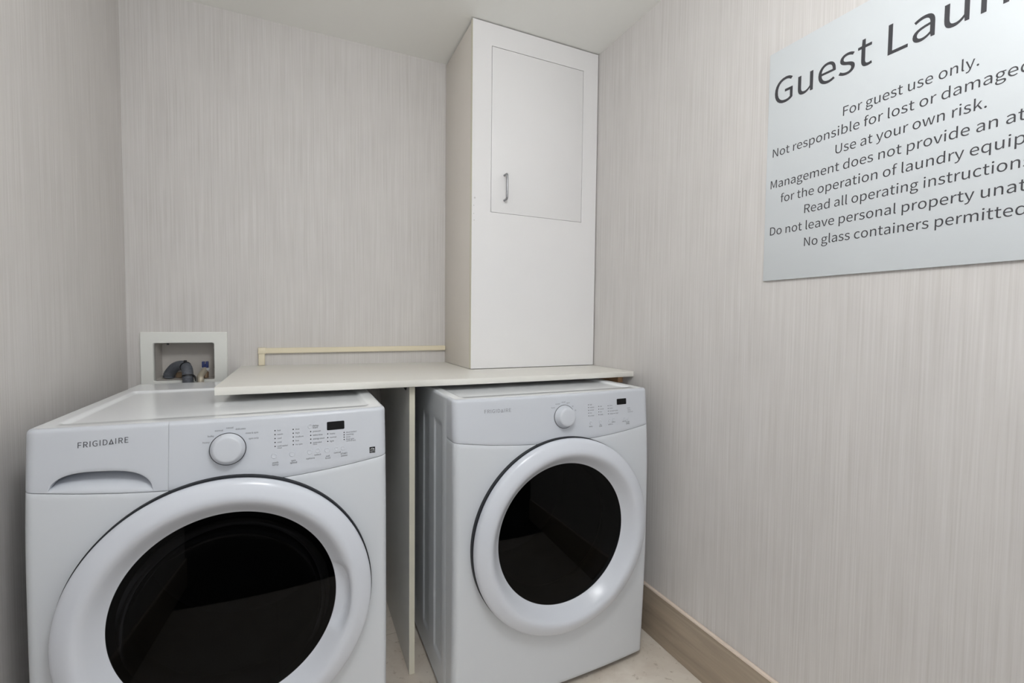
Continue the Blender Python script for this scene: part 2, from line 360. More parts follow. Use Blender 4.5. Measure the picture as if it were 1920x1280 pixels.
# ------------------------------------------------------------------ lettering
# glyph outlines: character -> [advance, [[handle_left, point, handle_right] * n, ...]]
G = json.loads('''{"&":[238,[[44,-5,91,-5,121,-5,145,7,165,25,186,10,206,0,224,-5,227,4,229,13,232,22,218,26,201,34,184,47,204,73,219,104,229,138,219,138,209,138,199,138,191,109,179,84,163,63,139,83,115,108,98,135,127,155,156,177,156,211,156,241,137,261,105,261,70,261,47,235,47,201,47,182,53,162,63,141,37,123,13,101,13,67,13,25],[118,64,144,42,129,29,112,21,95,21,66,21,44,40,44,68,44,88,58,104,76,118,94,91],[110,172,86,156,78,172,74,187,74,201,74,222,86,239,106,239,123,239,130,225,130,210,130,187]]],".":[97,[[36,-5,49,-5,61,-5,72,5,72,20,72,34,61,44,49,44,36,44,26,34,26,20,26,5]]],"0":[194,[[48,-5,97,-5,146,-5,177,40,177,129,177,218,146,261,97,261,48,261,18,218,18,129,18,40],[126,21,97,21,68,21,48,54,48,129,48,204,68,236,97,236,126,236,146,204,146,129,146,54]]],"1":[194,[[31,9,31,0,78,0,125,0,172,0,172,9,172,18,172,27,154,27,137,27,120,27,120,103,120,180,120,257,112,257,104,257,96,257,82,249,65,243,42,238,42,232,42,225,42,218,58,218,73,218,88,218,88,154,88,90,88,27,69,27,50,27,31,27,31,18]]],"2":[194,[[15,6,15,0,69,0,123,0,177,0,177,9,177,18,177,28,153,28,129,28,106,28,93,28,77,26,64,25,124,82,165,134,165,186,165,231,136,261,90,261,57,261,35,246,14,224,20,218,26,212,33,206,47,223,65,235,86,235,118,235,133,214,133,185,133,140,96,89,15,19,15,13]]],"3":[194,[[52,-5,92,-5,138,-5,175,23,175,69,175,104,151,126,120,134,120,134,120,135,120,136,148,145,166,166,166,197,166,238,134,261,91,261,62,261,39,248,20,231,25,224,31,217,37,210,51,225,69,235,90,235,117,235,133,219,133,195,133,167,116,146,62,146,62,137,62,129,62,121,122,121,142,101,142,70,142,40,121,22,90,22,61,22,42,36,27,51,21,45,16,38,10,31,27,12]]],"4":[194,[[119,24,119,0,129,0,139,0,149,0,149,24,149,47,149,71,161,71,172,71,183,71,183,79,183,88,183,96,172,96,161,96,149,96,149,150,149,203,149,257,137,257,126,257,114,257,78,202,43,147,7,92,7,85,7,78,7,71,44,71,82,71,119,71,119,47],[119,123,119,96,93,96,67,96,40,96,60,125,79,155,99,184,106,196,113,209,119,222,120,222,120,222,121,222,120,209,119,188,119,175,119,149]]],"5":[194,[[51,-5,92,-5,135,-5,176,27,176,83,176,140,141,165,98,165,83,165,71,161,60,155,62,180,64,205,67,229,99,229,131,229,163,229,163,238,163,248,163,257,122,257,80,257,39,257,36,217,33,177,30,137,36,133,42,130,47,126,62,136,73,141,90,141,122,141,143,119,143,83,143,45,119,22,89,22,59,22,40,36,26,50,20,43,15,36,9,29,27,12]]],"6":[194,[[56,-5,105,-5,145,-5,179,29,179,79,179,133,151,159,108,159,88,159,65,148,50,129,51,208,80,235,116,235,131,235,147,227,157,215,163,222,169,228,175,235,160,250,141,261,114,261,65,261,20,223,20,123,20,38],[54,50,50,103,67,127,87,136,103,136,134,136,149,113,149,79,149,44,130,21,105,21,73,21]]],"7":[194,[[74,97,69,0,80,0,92,0,103,0,107,100,118,160,178,237,178,244,178,250,178,257,124,257,71,257,17,257,17,248,17,238,17,229,59,229,100,229,142,229,91,159]]],"8":[194,[[50,-5,98,-5,146,-5,178,25,178,62,178,97,158,116,135,129,135,130,135,130,135,131,150,143,169,166,169,193,169,232,143,261,99,261,59,261,28,234,28,195,28,168,44,149,63,136,63,136,63,135,63,135,40,122,16,98,16,64,16,24],[133,155,116,139,85,151,57,165,57,195,57,220,75,237,98,237,126,237,142,217,142,191,142,172],[128,19,98,19,68,19,44,39,44,67,44,91,59,111,80,125,116,110,148,97,148,63,148,37]]],"9":[194,[[54,-5,82,-5,130,-5,175,35,175,139,175,221,138,261,89,261,49,261,15,228,15,178,15,125,43,97,86,97,107,97,130,110,145,129,143,49,114,22,81,22,64,22,49,29,38,42,32,35,26,28,20,22,35,7],[141,208,145,155,128,131,109,121,91,121,61,121,46,144,46,178,46,213,64,236,89,236,122,236]]],"A":[213,[[30,86,1,0,12,0,23,0,34,0,42,26,51,52,59,78,90,78,121,78,153,78,161,52,169,26,177,0,189,0,200,0,211,0,182,86,153,171,124,257,112,257,100,257,88,257,59,171],[93,104,67,104,71,117,75,130,79,144,89,173,97,200,105,230,106,230,106,230,106,230,115,201,123,173,132,144,136,130,141,117,145,104,119,104]]],"D":[241,[[35,86,35,0,57,0,79,0,101,0,178,0,220,48,220,129,220,211,178,257,99,257,78,257,57,257,35,257,35,171],[77,27,68,27,68,95,68,162,68,230,77,230,87,230,97,230,157,230,187,194,187,129,187,64,157,27,97,27,87,27]]],"E":[206,[[35,86,35,0,86,0,136,0,187,0,187,9,187,18,187,28,147,28,107,28,68,28,68,59,68,90,68,121,100,121,132,121,165,121,165,130,165,140,165,149,132,149,100,149,68,149,68,176,68,202,68,229,106,229,145,229,183,229,183,238,183,248,183,257,134,257,85,257,35,257,35,171]]],"F":[193,[[35,86,35,0,46,0,57,0,68,0,68,38,68,77,68,115,100,115,133,115,166,115,166,124,166,133,166,143,133,143,100,143,68,143,68,171,68,200,68,229,106,229,145,229,183,229,183,238,183,248,183,257,134,257,85,257,35,257,35,171]]],"G":[241,[[69,-5,136,-5,171,-5,199,8,215,25,215,61,215,97,215,133,187,133,159,133,131,133,131,124,131,115,131,106,149,106,167,106,186,106,186,84,186,61,186,39,175,29,158,24,139,24,84,24,54,64,54,129,54,193,87,233,139,233,165,233,181,222,194,209,200,216,206,223,212,230,197,245,174,261,138,261,70,261,20,211,20,128,20,45]]],"I":[103,[[35,86,35,0,46,0,57,0,68,0,68,86,68,171,68,257,57,257,46,257,35,257,35,171]]],"L":[190,[[35,86,35,0,84,0,132,0,180,0,180,9,180,18,180,28,143,28,105,28,68,28,68,104,68,180,68,257,57,257,46,257,35,257,35,171]]],"M":[284,[[35,86,35,0,45,0,55,0,64,0,64,47,64,95,64,142,64,164,62,195,60,218,61,218,61,218,62,218,69,198,75,179,82,159,99,115,115,70,131,26,138,26,145,26,153,26,169,70,185,115,201,159,208,179,215,198,222,218,222,218,223,218,223,218,221,195,219,164,219,142,219,95,219,47,219,0,229,0,239,0,249,0,249,86,249,171,249,257,236,257,223,257,210,257,194,211,177,165,161,119,155,102,150,84,143,66,143,66,142,66,142,66,136,84,130,102,123,119,107,165,91,211,74,257,61,257,48,257,35,257,35,171]]],"N":[253,[[35,86,35,0,46,0,56,0,66,0,66,45,66,90,66,135,66,162,63,189,62,215,62,215,63,215,63,215,73,197,82,180,91,162,122,108,153,54,185,0,196,0,207,0,218,0,218,86,218,171,218,257,208,257,197,257,187,257,187,212,187,168,187,123,187,97,189,68,192,42,191,42,190,42,190,42,181,60,171,77,162,95,131,149,100,203,68,257,57,257,46,257,35,257,35,171]]],"P":[222,[[35,86,35,0,46,0,57,0,68,0,68,34,68,68,68,102,82,102,96,102,110,102,166,102,204,127,204,181,204,237,166,257,109,257,84,257,60,257,35,257,35,171],[80,129,68,129,68,162,68,196,68,230,80,230,92,230,104,230,150,230,172,219,172,181,172,145,151,129,106,129,93,129]]],"R":[222,[[82,135,68,135,68,167,68,199,68,230,82,230,96,230,111,230,151,230,173,218,173,185,173,151,151,135,111,135,96,135],[155,36,176,0,188,0,200,0,213,0,191,37,169,75,147,112,182,121,205,145,205,185,205,238,168,257,116,257,89,257,62,257,35,257,35,171,35,86,35,0,46,0,57,0,68,0,68,36,68,73,68,109,83,109,98,109,114,109,135,73]]],"S":[209,[[70,-5,106,-5,160,-5,194,28,194,68,194,106,171,124,141,137,129,142,116,147,104,153,84,161,62,171,62,196,62,218,81,233,110,233,133,233,152,224,168,209,174,216,179,223,185,230,167,248,140,261,110,261,63,261,29,233,29,193,29,156,57,138,81,127,93,122,105,117,118,111,142,100,161,92,161,65,161,41,141,24,107,24,80,24,54,36,36,56,30,48,23,41,17,33,39,10]]],"T":[210,[[89,76,89,0,99,0,110,0,121,0,121,76,121,153,121,229,147,229,173,229,199,229,199,238,199,248,199,257,136,257,74,257,11,257,11,248,11,238,11,229,37,229,63,229,89,229,89,153]]],"U":[252,[[74,-5,126,-5,179,-5,218,23,218,106,218,156,218,206,218,257,208,257,198,257,187,257,187,206,187,156,187,105,187,43,160,24,126,24,93,24,67,43,67,105,67,156,67,206,67,257,56,257,45,257,34,257,34,206,34,156,34,106,34,23]]],"Y":[186,[[77,33,77,0,87,0,98,0,109,0,109,33,109,66,109,99,135,152,160,204,186,257,175,257,164,257,153,257,142,232,131,208,120,184,112,165,103,147,94,128,93,128,93,128,92,128,83,147,76,165,67,184,56,208,45,232,34,257,23,257,11,257,0,257,25,204,51,152,77,99,77,66]]],"a":[197,[[44,-5,76,-5,99,-5,121,8,139,23,139,23,140,23,140,23,141,15,142,8,143,0,152,0,160,0,169,0,169,39,169,78,169,117,169,164,150,195,103,195,72,195,46,181,29,170,33,163,37,155,41,148,56,158,76,168,98,168,129,168,137,145,137,120,56,111,21,91,21,49,21,15],[103,21,85,21,66,21,51,30,51,51,51,76,73,92,137,99,137,81,137,64,137,46,119,30]]],"b":[216,[[98,-5,116,-5,159,-5,199,33,199,98,199,157,172,195,123,195,102,195,81,183,63,168,63,180,64,191,64,202,64,228,64,253,64,279,54,279,43,279,32,279,32,186,32,93,32,0,41,0,49,0,58,0,59,7,60,13,61,20,61,20,62,20,62,20,78,5],[142,22,111,22,98,22,81,27,64,42,64,75,64,109,64,142,82,159,99,168,115,168,151,168,165,140,165,98,165,51]]],"c":[179,[[57,-5,107,-5,130,-5,152,5,169,19,164,26,159,34,155,41,143,30,127,22,110,22,75,22,51,51,51,95,51,139,76,168,111,168,126,168,138,161,149,152,154,159,160,166,165,173,152,185,134,195,110,195,61,195,18,158,18,95,18,32]]],"d":[217,[[49,-5,97,-5,120,-5,140,8,155,22,155,22,155,22,156,22,157,15,158,7,159,0,167,0,176,0,185,0,185,93,185,186,185,279,174,279,163,279,153,279,153,254,153,230,153,206,153,195,154,184,154,173,138,187,123,195,101,195,57,195,19,157,19,95,19,32],[121,22,104,22,71,22,51,49,51,95,51,139,76,168,106,168,122,168,137,162,153,148,153,115,153,82,153,48,137,31]]],"e":[194,[[58,-5,109,-5,135,-5,155,4,172,15,168,22,164,29,160,36,146,27,131,21,113,21,77,21,52,47,50,88,92,88,135,88,178,88,179,92,179,99,179,106,179,160,152,195,103,195,60,195,18,157,18,95,18,32],[83,110,49,110,53,148,77,169,104,169,134,169,151,149,151,110,117,110]]],"f":[114,[[12,172,12,164,20,164,29,164,37,164,37,109,37,55,37,0,48,0,59,0,69,0,69,55,69,109,69,164,83,164,96,164,110,164,110,173,110,181,110,190,96,190,83,190,69,190,69,200,69,210,69,220,69,245,78,258,96,258,103,258,111,256,118,252,120,261,122,269,125,277,116,281,105,283,93,283,55,283,37,259,37,221,37,210,37,200,37,190,29,190,20,189,12,188,12,180]]],"g":[197,[[50,-88,96,-88,155,-88,193,-57,193,-22,193,10,170,23,126,23,114,23,101,23,89,23,63,23,56,32,56,44,56,55,61,61,68,67,76,63,87,60,96,60,135,60,166,86,166,126,166,143,159,157,150,166,163,166,176,166,189,166,189,174,189,182,189,190,167,190,145,190,123,190,116,193,107,195,96,195,58,195,25,169,25,127,25,104,37,86,50,76,50,76,50,75,50,75,40,68,29,55,29,39,29,24,36,14,46,8,46,7,46,7,46,6,28,-5,18,-20,18,-37,18,-69],[118,82,96,82,74,82,56,99,56,127,56,155,74,172,96,172,119,172,137,155,137,127,137,99],[138,-65,101,-65,66,-65,46,-53,46,-32,46,-21,51,-10,65,0,74,-2,83,-3,90,-3,101,-3,112,-3,123,-3,148,-3,161,-9,161,-27,161,-47]]],"h":[213,[[32,93,32,0,43,0,54,0,64,0,64,46,64,92,64,138,83,157,97,167,116,167,141,167,152,152,152,116,152,77,152,39,152,0,163,0,174,0,184,0,184,40,184,80,184,120,184,169,166,195,126,195,100,195,81,181,63,163,63,176,64,189,64,202,64,228,64,253,64,279,54,279,43,279,32,279,32,186]]],"i":[96,[[32,63,32,0,43,0,54,0,64,0,64,63,64,127,64,190,54,190,43,190,32,190,32,127],[36,229,48,229,61,229,70,238,70,251,70,263,61,271,48,271,36,271,27,263,27,251,27,238]]],"k":[193,[[32,93,32,0,43,0,53,0,64,0,64,17,64,33,64,50,76,64,88,78,99,92,118,61,137,31,155,0,167,0,178,0,190,0,166,38,142,76,118,113,139,139,160,165,181,190,169,190,158,190,146,190,119,157,92,123,65,90,65,90,64,90,64,90,64,153,64,216,64,279,53,279,43,279,32,279,32,186]]],"l":[99,[[42,-5,66,-5,75,-5,80,-3,84,-2,83,6,81,15,80,23,76,22,75,22,73,22,68,22,64,26,64,36,64,117,64,198,64,279,54,279,43,279,32,279,32,198,32,118,32,38,32,11]]],"m":[324,[[32,63,32,0,43,0,54,0,64,0,64,46,64,92,64,138,82,158,98,167,112,167,136,167,147,152,147,116,147,77,147,39,147,0,158,0,169,0,179,0,179,46,179,92,179,138,197,158,213,167,227,167,251,167,263,152,263,116,263,77,263,39,263,0,273,0,284,0,294,0,294,40,294,80,294,120,294,169,276,195,237,195,214,195,194,180,174,159,166,181,151,195,121,195,99,195,79,181,62,162,62,162,62,162,62,162,61,172,60,181,58,190,50,190,41,190,32,190,32,127]]],"n":[214,[[32,63,32,0,43,0,54,0,64,0,64,46,64,92,64,138,83,157,97,167,116,167,141,167,152,152,152,116,152,77,152,39,152,0,163,0,174,0,184,0,184,40,184,80,184,120,184,169,166,195,126,195,100,195,80,181,62,162,62,162,62,162,62,162,61,172,60,181,58,190,50,190,41,190,32,190,32,127]]],"o":[212,[[60,-5,106,-5,153,-5,194,32,194,95,194,158,153,195,106,195,60,195,18,158,18,95,18,32],[139,22,106,22,73,22,51,51,51,95,51,139,73,168,106,168,139,168,161,139,161,95,161,51]]],"p":[217,[[32,10,32,-80,43,-80,54,-80,64,-80,64,-59,64,-37,64,-16,64,-5,64,6,63,18,81,3,99,-5,116,-5,159,-5,199,33,199,98,199,157,172,195,123,195,101,195,79,182,62,168,62,168,62,168,62,168,61,175,60,183,58,190,50,190,41,190,32,190,32,100],[142,22,111,22,98,22,81,27,64,42,64,75,64,109,64,142,83,159,99,168,115,168,151,168,165,140,165,98,165,51]]],"q":[217,[[153,-58,153,-80,163,-80,174,-80,185,-80,185,10,185,100,185,190,176,190,168,190,159,190,158,184,157,178,156,172,156,172,156,172,155,172,139,187,123,195,101,195,57,195,19,157,19,95,19,32,49,-5,97,-5,119,-5,139,7,154,22,154,11,153,-1,153,-13,153,-35],[121,22,104,22,71,22,51,49,51,95,51,139,76,168,106,168,122,168,137,162,153,148,153,115,153,82,153,48,137,31]]],"r":[136,[[32,63,32,0,43,0,54,0,64,0,64,41,64,81,64,122,77,154,96,166,112,166,120,166,124,165,131,163,133,172,135,182,137,191,131,194,125,195,116,195,95,195,76,180,62,155,62,155,62,155,62,155,61,167,60,179,58,190,50,190,41,190,32,190,32,127]]],"s":[164,[[55,-5,82,-5,127,-5,151,21,151,52,151,88,121,99,93,110,72,118,52,125,52,143,52,158,63,170,88,170,104,170,118,163,131,153,136,160,141,167,146,173,132,185,111,195,87,195,46,195,22,171,22,141,22,109,50,96,77,86,98,78,120,69,120,50,120,34,108,20,83,20,60,20,43,29,27,43,21,36,16,29,11,22,29,7]]],"t":[132,[[51,-5,92,-5,104,-5,116,-1,127,2,125,11,123,19,121,27,114,24,106,21,99,21,77,21,70,35,70,58,70,93,70,129,70,164,87,164,104,164,121,164,121,173,121,181,121,190,104,190,87,190,70,190,70,208,70,226,70,244,61,244,52,244,43,244,42,226,41,208,40,190,30,190,19,189,9,188,9,180,9,172,9,164,19,164,28,164,38,164,38,129,38,94,38,59,38,21]]],"u":[213,[[48,-5,88,-5,114,-5,133,9,151,30,151,30,151,30,152,30,152,20,153,10,154,0,163,0,172,0,181,0,181,63,181,127,181,190,170,190,159,190,149,190,149,145,149,100,149,55,131,33,117,23,97,23,72,23,62,38,62,74,62,112,62,151,62,190,51,190,40,190,29,190,29,150,29,110,29,70,29,21]]],"v":[182,[[50,63,73,0,86,0,98,0,111,0,133,63,155,127,178,190,167,190,157,190,146,190,134,154,122,118,110,82,105,63,98,44,93,26,92,26,92,26,91,26,85,44,79,63,74,82,62,118,50,154,38,190,27,190,16,190,5,190,27,127]]],"w":[281,[[45,63,62,0,75,0,87,0,99,0,108,34,117,68,126,102,131,120,135,138,139,157,140,157,141,157,141,157,146,138,149,120,154,103,163,68,172,34,181,0,194,0,207,0,220,0,237,63,255,127,272,190,261,190,251,190,241,190,232,153,222,117,213,80,209,62,206,45,202,27,201,27,201,27,200,27,195,45,191,62,187,80,177,117,167,153,157,190,146,190,136,190,126,190,116,153,106,117,96,80,91,62,87,45,83,27,83,27,82,27,82,27,78,45,74,62,70,80,61,117,51,153,42,190,31,190,20,190,9,190,27,127]]],"x":[174,[[26,33,5,0,16,0,28,0,39,0,47,15,56,30,64,44,71,56,77,68,84,78,84,78,85,78,85,78,93,68,100,56,106,44,115,30,125,15,134,0,146,0,157,0,169,0,148,32,127,64,106,96,126,127,145,159,164,190,153,190,142,190,131,190,123,176,115,162,107,148,102,138,96,127,91,117,90,117,90,117,89,117,83,127,76,138,70,148,62,162,53,176,45,190,33,190,22,190,10,190,29,160,49,129,68,99,47,66]]],"y":[182,[[27,-82,35,-82,73,-82,93,-53,106,-16,130,53,154,121,178,190,167,190,157,190,147,190,135,155,124,120,112,85,107,68,102,48,97,31,96,31,96,31,95,31,89,49,82,68,76,85,63,120,51,155,38,190,27,190,16,190,5,190,30,127,55,63,81,0,79,-5,78,-10,77,-15,69,-38,55,-56,34,-56,29,-56,23,-54,19,-53,17,-61,15,-70,13,-78,19,-81]]]," ":[78,[]]}''')
CAP = 256.0                       # cap height in glyph units

def text_width(s):
    return sum(G[c][0] for c in s) / CAP

def glyph_mesh(items, res=4):
    """items: list of (text, x, baseline, cap height, x stretch) -> verts, faces in a flat x/y plane"""
    cu = bpy.data.curves.new('lettering', 'CURVE')
    cu.dimensions = '2D'; cu.fill_mode = 'BOTH'; cu.resolution_u = res
    for s, x, y, cap, st in items:
        k = cap / CAP
        for ch in s:
            adv, sps = G[ch]
            for sp in sps:
                n = len(sp) // 6
                bz = cu.splines.new('BEZIER')
                bz.bezier_points.add(n - 1)
                for i in range(n):
                    q = sp[i * 6:i * 6 + 6]
                    p = bz.bezier_points[i]
                    p.handle_left_type = p.handle_right_type = 'FREE'
                    p.handle_left = (x + q[0] * k * st, y + q[1] * k, 0)
                    p.co = (x + q[2] * k * st, y + q[3] * k, 0)
                    p.handle_right = (x + q[4] * k * st, y + q[5] * k, 0)
                bz.use_cyclic_u = True
            x += adv * k * st
    ob = bpy.data.objects.new('lettering', cu)
    me = bpy.data.meshes.new_from_object(ob)
    vs = [tuple(v.co) for v in me.vertices]
    fs = [tuple(p.vertices) for p in me.polygons]
    bpy.data.objects.remove(ob); bpy.data.curves.remove(cu); bpy.data.meshes.remove(me)
    return vs, fs

def lettering(name, items, place, mat, parent, res=4, extra=None):
    """place(u, v) -> 3D point"""
    vs, fs = glyph_mesh(items, res) if items else ([], [])
    vs = [(v[0], v[1]) for v in vs]
    for poly in (extra or []):
        b = len(vs)
        vs += list(poly)
        fs.append(tuple(range(b, b + len(poly))))
    me = bpy.data.meshes.new(name)
    me.from_pydata([tuple(place(u, v)) for u, v in vs], [], fs)
    return link(name, me, mat, parent)

def rect_poly(x0, x1, z0, z1):
    return [(x0, z0), (x1, z0), (x1, z1), (x0, z1)]

def round_poly(x0, x1, z0, z1, r, n=5):
    out = []
    for cx, cz, a in ((x1 - r, z0 + r, -90), (x1 - r, z1 - r, 0), (x0 + r, z1 - r, 90), (x0 + r, z0 + r, 180)):
        for k in range(n + 1):
            t = math.radians(a + 90 * k / n)
            out.append((cx + r * math.cos(t), cz + r * math.sin(t)))
    return out

def disc_poly(x, z, r, n=12):
    return [(x + r * math.cos(2 * PI * k / n), z + r * math.sin(2 * PI * k / n)) for k in range(n)]

def brand_items(x0, x1, z, cap):
    """the maker's name in wide capitals; its A is an open triangle without a bar"""
    word = 'FRIGID^IRE'
    st, gap = 1.30, 0.34
    widths = []
    for ch in word:
        widths.append(1.05 if ch == '^' else text_width(ch) * st)
    total = sum(widths) + gap * 0.35 * (len(word) - 1)
    k = (x1 - x0) / (total * cap)
    items, polys, x = [], [], x0
    for ch, w in zip(word, widths):
        if ch == '^':
            ww = w * cap * k
            t = 0.135 * cap
            a, b, c = (x, z), (x + ww, z), (x + ww / 2, z + cap)
            i1, i2, i3 = (x + 1.75 * t, z + t), (x + ww - 1.75 * t, z + t), (x + ww / 2, z + cap - 2.1 * t)
            polys += [[a, b, i2, i1], [b, c, i3, i2], [c, a, i1, i3]]
        else:
            items.append((ch, x, z, cap, st * k))
        x += w * cap * k + gap * 0.35 * cap * k
    return items, polys

# ================================================================== THE SETTING
structure(box('floor', XL - 0.1, XR + 0.1, 0.12, YB + 0.1, -0.06, 0.0, M['floor']))
structure(box('floor_hall', -3.2, 3.8, -6.0, 0.12, -0.06, 0.0, M['carpet']))
structure(box('ceiling', XL - 0.1, XR + 0.1, YF, YB + 0.1, ZC, ZC + 0.06, M['ceiling']))
structure(box('wall_left', XL - 0.1, XL, YF, YB + 0.1, 0, ZC, M['wall']))
structure(box('wall_right', XR, XR + 0.1, YF, YB + 0.1, 0, ZC, M['wall']))

# the back wall is pierced where the outlet box sits
OX0, OX1, OZ0, OZ1 = -0.4815, -0.2905, 0.9200, 1.0635
bm = bmesh.new()
for y in (YB, YB + 0.1):
    o4 = [bm.verts.new(p) for p in ((XL, y, 0), (XR, y, 0), (XR, y, ZC), (XL, y, ZC))]
    i4 = [bm.verts.new(p) for p in ((OX0, y, OZ0), (OX1, y, OZ0), (OX1, y, OZ1), (OX0, y, OZ1))]
    for k in range(4):
        bm.faces.new((o4[k], o4[(k + 1) % 4], i4[(k + 1) % 4], i4[k]))
bm.verts.ensure_lookup_table()
for a, b in ((0, 8), (4, 12)):
    for k in range(4):
        bm.faces.new((bm.verts[a + k], bm.verts[a + (k + 1) % 4], bm.verts[b + (k + 1) % 4], bm.verts[b + k]))
structure(from_bm('wall_back', bm, M['wall']))

# baseboards: brown board under a pale rounded cap
def baseboard(name, x0, x1, y0, y1, cx0, cx1, cy0, cy1):
    b = structure(box(name, x0, x1, y0, y1, 0, 0.172, M['base'], bev=0.001))
    box('baseboard_cap', cx0, cx1, cy0, cy1, 0.1725, 0.1815, M['cap'], b, bev=0.0025, label='pale cap strip along the top edge')
baseboard('baseboard_right', XR - 0.011, XR - 0.0005, YF, YB - 0.012, XR - 0.0125, XR - 0.0005, YF, YB - 0.012)
baseboard('baseboard_left', XL + 0.0005, XL + 0.011, YF, YB - 0.012, XL + 0.0005, XL + 0.0125, YF, YB - 0.012)
baseboard('baseboard_back', XL + 0.013, XR - 0.013, YB - 0.011, YB - 0.0005, XL + 0.013, XR - 0.013, YB - 0.0125, YB - 0.0005)

# ceiling lamp (above and behind the camera's view)
lp = thing('ceiling_lamp', 'round opal globe lamp hanging from the ceiling at the doorway side', 'ceiling lamp', (LAMP_POS[0], LAMP_POS[1], ZC))
lathe('lamp_base', [(0, 0), (0.070, 0), (0.072, 0.004), (0.072, 0.020), (0.060, 0.026), (0.050, 0.034), (0, 0.034)], (0, 0, 0), (0, 0, -1), M['chrome'], lp, n=48)
lathe('lamp_shade', [(0.150 * math.sin(PI * i / 24), 0.180 - 0.150 * math.cos(PI * i / 24)) for i in range(25)], (0, 0, 0), (0, 0, -1), M['lamp'], lp, n=48)

# ================================================================== TALL CABINET ON THE SHELF
CX0, CX1, CYF = 0.604, XR - 0.004, 1.700
CZ0, CZ1 = 0.9655, ZC - 0.004
cab = thing('tall_cabinet', 'tall narrow white laminate cabinet standing on the shelf, reaching the ceiling', 'cabinet', (CX0, YB, CZ0))
def C(name, x0, x1, y0, y1, z0, z1, mat, parent=cab, bev=0.0, label=None):
    ox, oy, oz = CX0, YB, CZ0
    return box(name, x0 - ox, x1 - ox, y0 - oy, y1 - oy, z0 - oz, z1 - oz, mat, parent, bev, label)
C('side_panel', CX0 + 0.001, CX0 + 0.018, CYF + 0.019, YB - 0.002, CZ0, CZ1 - 0.004, M['side'], bev=0.0006, label='beige-grey side panel of the white cabinet')
C('side_panel', CX1 - 0.018, CX1 - 0.002, CYF + 0.019, YB - 0.002, CZ0, CZ1 - 0.004, M['side'], bev=0.0006)
C('bottom_panel', CX0 + 0.018, CX1 - 0.018, CYF + 0.019, YB - 0.002, CZ0 + 0.001, CZ0 + 0.017, M['side'])
C('top_panel', CX0 + 0.018, CX1 - 0.018, CYF + 0.019, YB - 0.002, CZ1 - 0.022, CZ1 - 0.005, M['side'])
# face frame with its door opening
DX0, DX1 = 0.6815, 1.0985
DZ0, DZ1 = 1.5775, 2.2095
k = 1.018
bm = bmesh.new()
fx0, fx1, fz0, fz1 = CX0, CX1 - 0.001, CZ0 + 0.0015, CZ1
for y in (CYF, CYF + 0.018):
    o4 = [bm.verts.new((x - CX0, y - YB, z - CZ0)) for x, z in ((fx0, fz0), (fx1, fz0), (fx1, fz1), (fx0, fz1))]
    i4 = [bm.verts.new((x - CX0, y - YB, z - CZ0)) for x, z in ((DX0, DZ0), (DX1, DZ0), (DX1, DZ1), (DX0, DZ1))]
    for q in range(4):
        bm.faces.new((o4[q], o4[(q + 1) % 4], i4[(q + 1) % 4], i4[q]))
bm.verts.ensure_lookup_table()
for a, b in ((0, 8), (4, 12)):
    for q in range(4):
        bm.faces.new((bm.verts[a + q], bm.verts[a + (q + 1) % 4], bm.verts[b + (q + 1) % 4], bm.verts[b + q]))
ff = from_bm('front_panel', bm, M['cabinet'], cab)
C('edge_band', CX0 - 0.0008, CX0 - 0.0001, CYF + 0.0003, CYF + 0.0185, fz0, fz1, M['edge'], label='cream edge band along the front panel')
g = 0.0018
door = C('door', DX0 + g, DX1 - g, CYF - 0.0005, CYF + 0.0175, DZ0 + g * 0.7, DZ1 - g, M['cabinet'], bev=0.0008)
bm = bmesh.new()
hx, hz0, hz1 = 0.7385 - CX0, 1.6285 - CZ0, 1.7255 - CZ0
yy = CYF - 0.0005 - YB
pts = [(hx, yy + 0.002, hz0)]
pts += [(hx, yy - 0.020 - 0.008 * math.sin(t), hz0 + 0.008 - 0.008 * math.cos(t)) for t in [PI / 2 * i / 6 for i in range(7)]]
pts += [(hx, yy - 0.020 - 0.008 * math.cos(t), hz1 - 0.008 + 0.008 * math.sin(t)) for t in [PI / 2 * i / 6 for i in range(7)]]
pts += [(hx, yy + 0.002, hz1)]
tube_pts(bm, pts, 0.0042, 14)
h = from_bm('handle', bm, M['chrome'], door, angle=60, label='steel bow handle')
# small scuff marks on the front panel's left border
polys = [disc_poly(x - CX0, z - CZ0, r, 9) for x, z, r in ((0.6155, 1.625, 0.0038), (0.6120, 1.596, 0.0024), (0.6118, 1.565, 0.0022), (0.6135, 1.540, 0.0024))]
lettering('scuff_marks', [], lambda u, v: (u, CYF - YB - 0.0003, v), M['scuff'], cab, 2, polys)

# ================================================================== SHELF, DIVIDER, CLEAT
SYF = 1.430
def shelf_top(x): return 0.9645 + 0.0065 * max(0.0, (0.58 - x) / 0.785)
def shelf_bot(x): return 0.9440 + 0.0045 * max(0.0, (0.58 - x) / 0.785)
bm = bmesh.new()
xs = [-0.205 + (1.1745 + 0.205) * i / 24 for i in range(25)]
r_ = 0.003
rings = []
for x in xs:
    t, b = shelf_top(x), shelf_bot(x)
    prof = [(YB - 0.001, b), (YB - 0.001, t), (SYF + r_, t), (SYF + r_ * 0.3, t - r_ * 0.3), (SYF, t - r_), (SYF, b + r_), (SYF + r_ * 0.3, b + r_ * 0.3), (SYF + r_, b)]
    rings.append([bm.verts.new((x, y, z)) for y, z in prof])
for a, b in zip(rings, rings[1:]):
    for q in range(8):
        bm.faces.new((a[q], a[(q + 1) % 8], b[(q + 1) % 8], b[q]))
bm.faces.new(rings[0][::-1]); bm.faces.new(rings[-1])
tag(from_bm('countertop_shelf', bm, M['shelf'], angle=40), 'long white laminate shelf over both machines, under the tall cabinet', 'shelf')

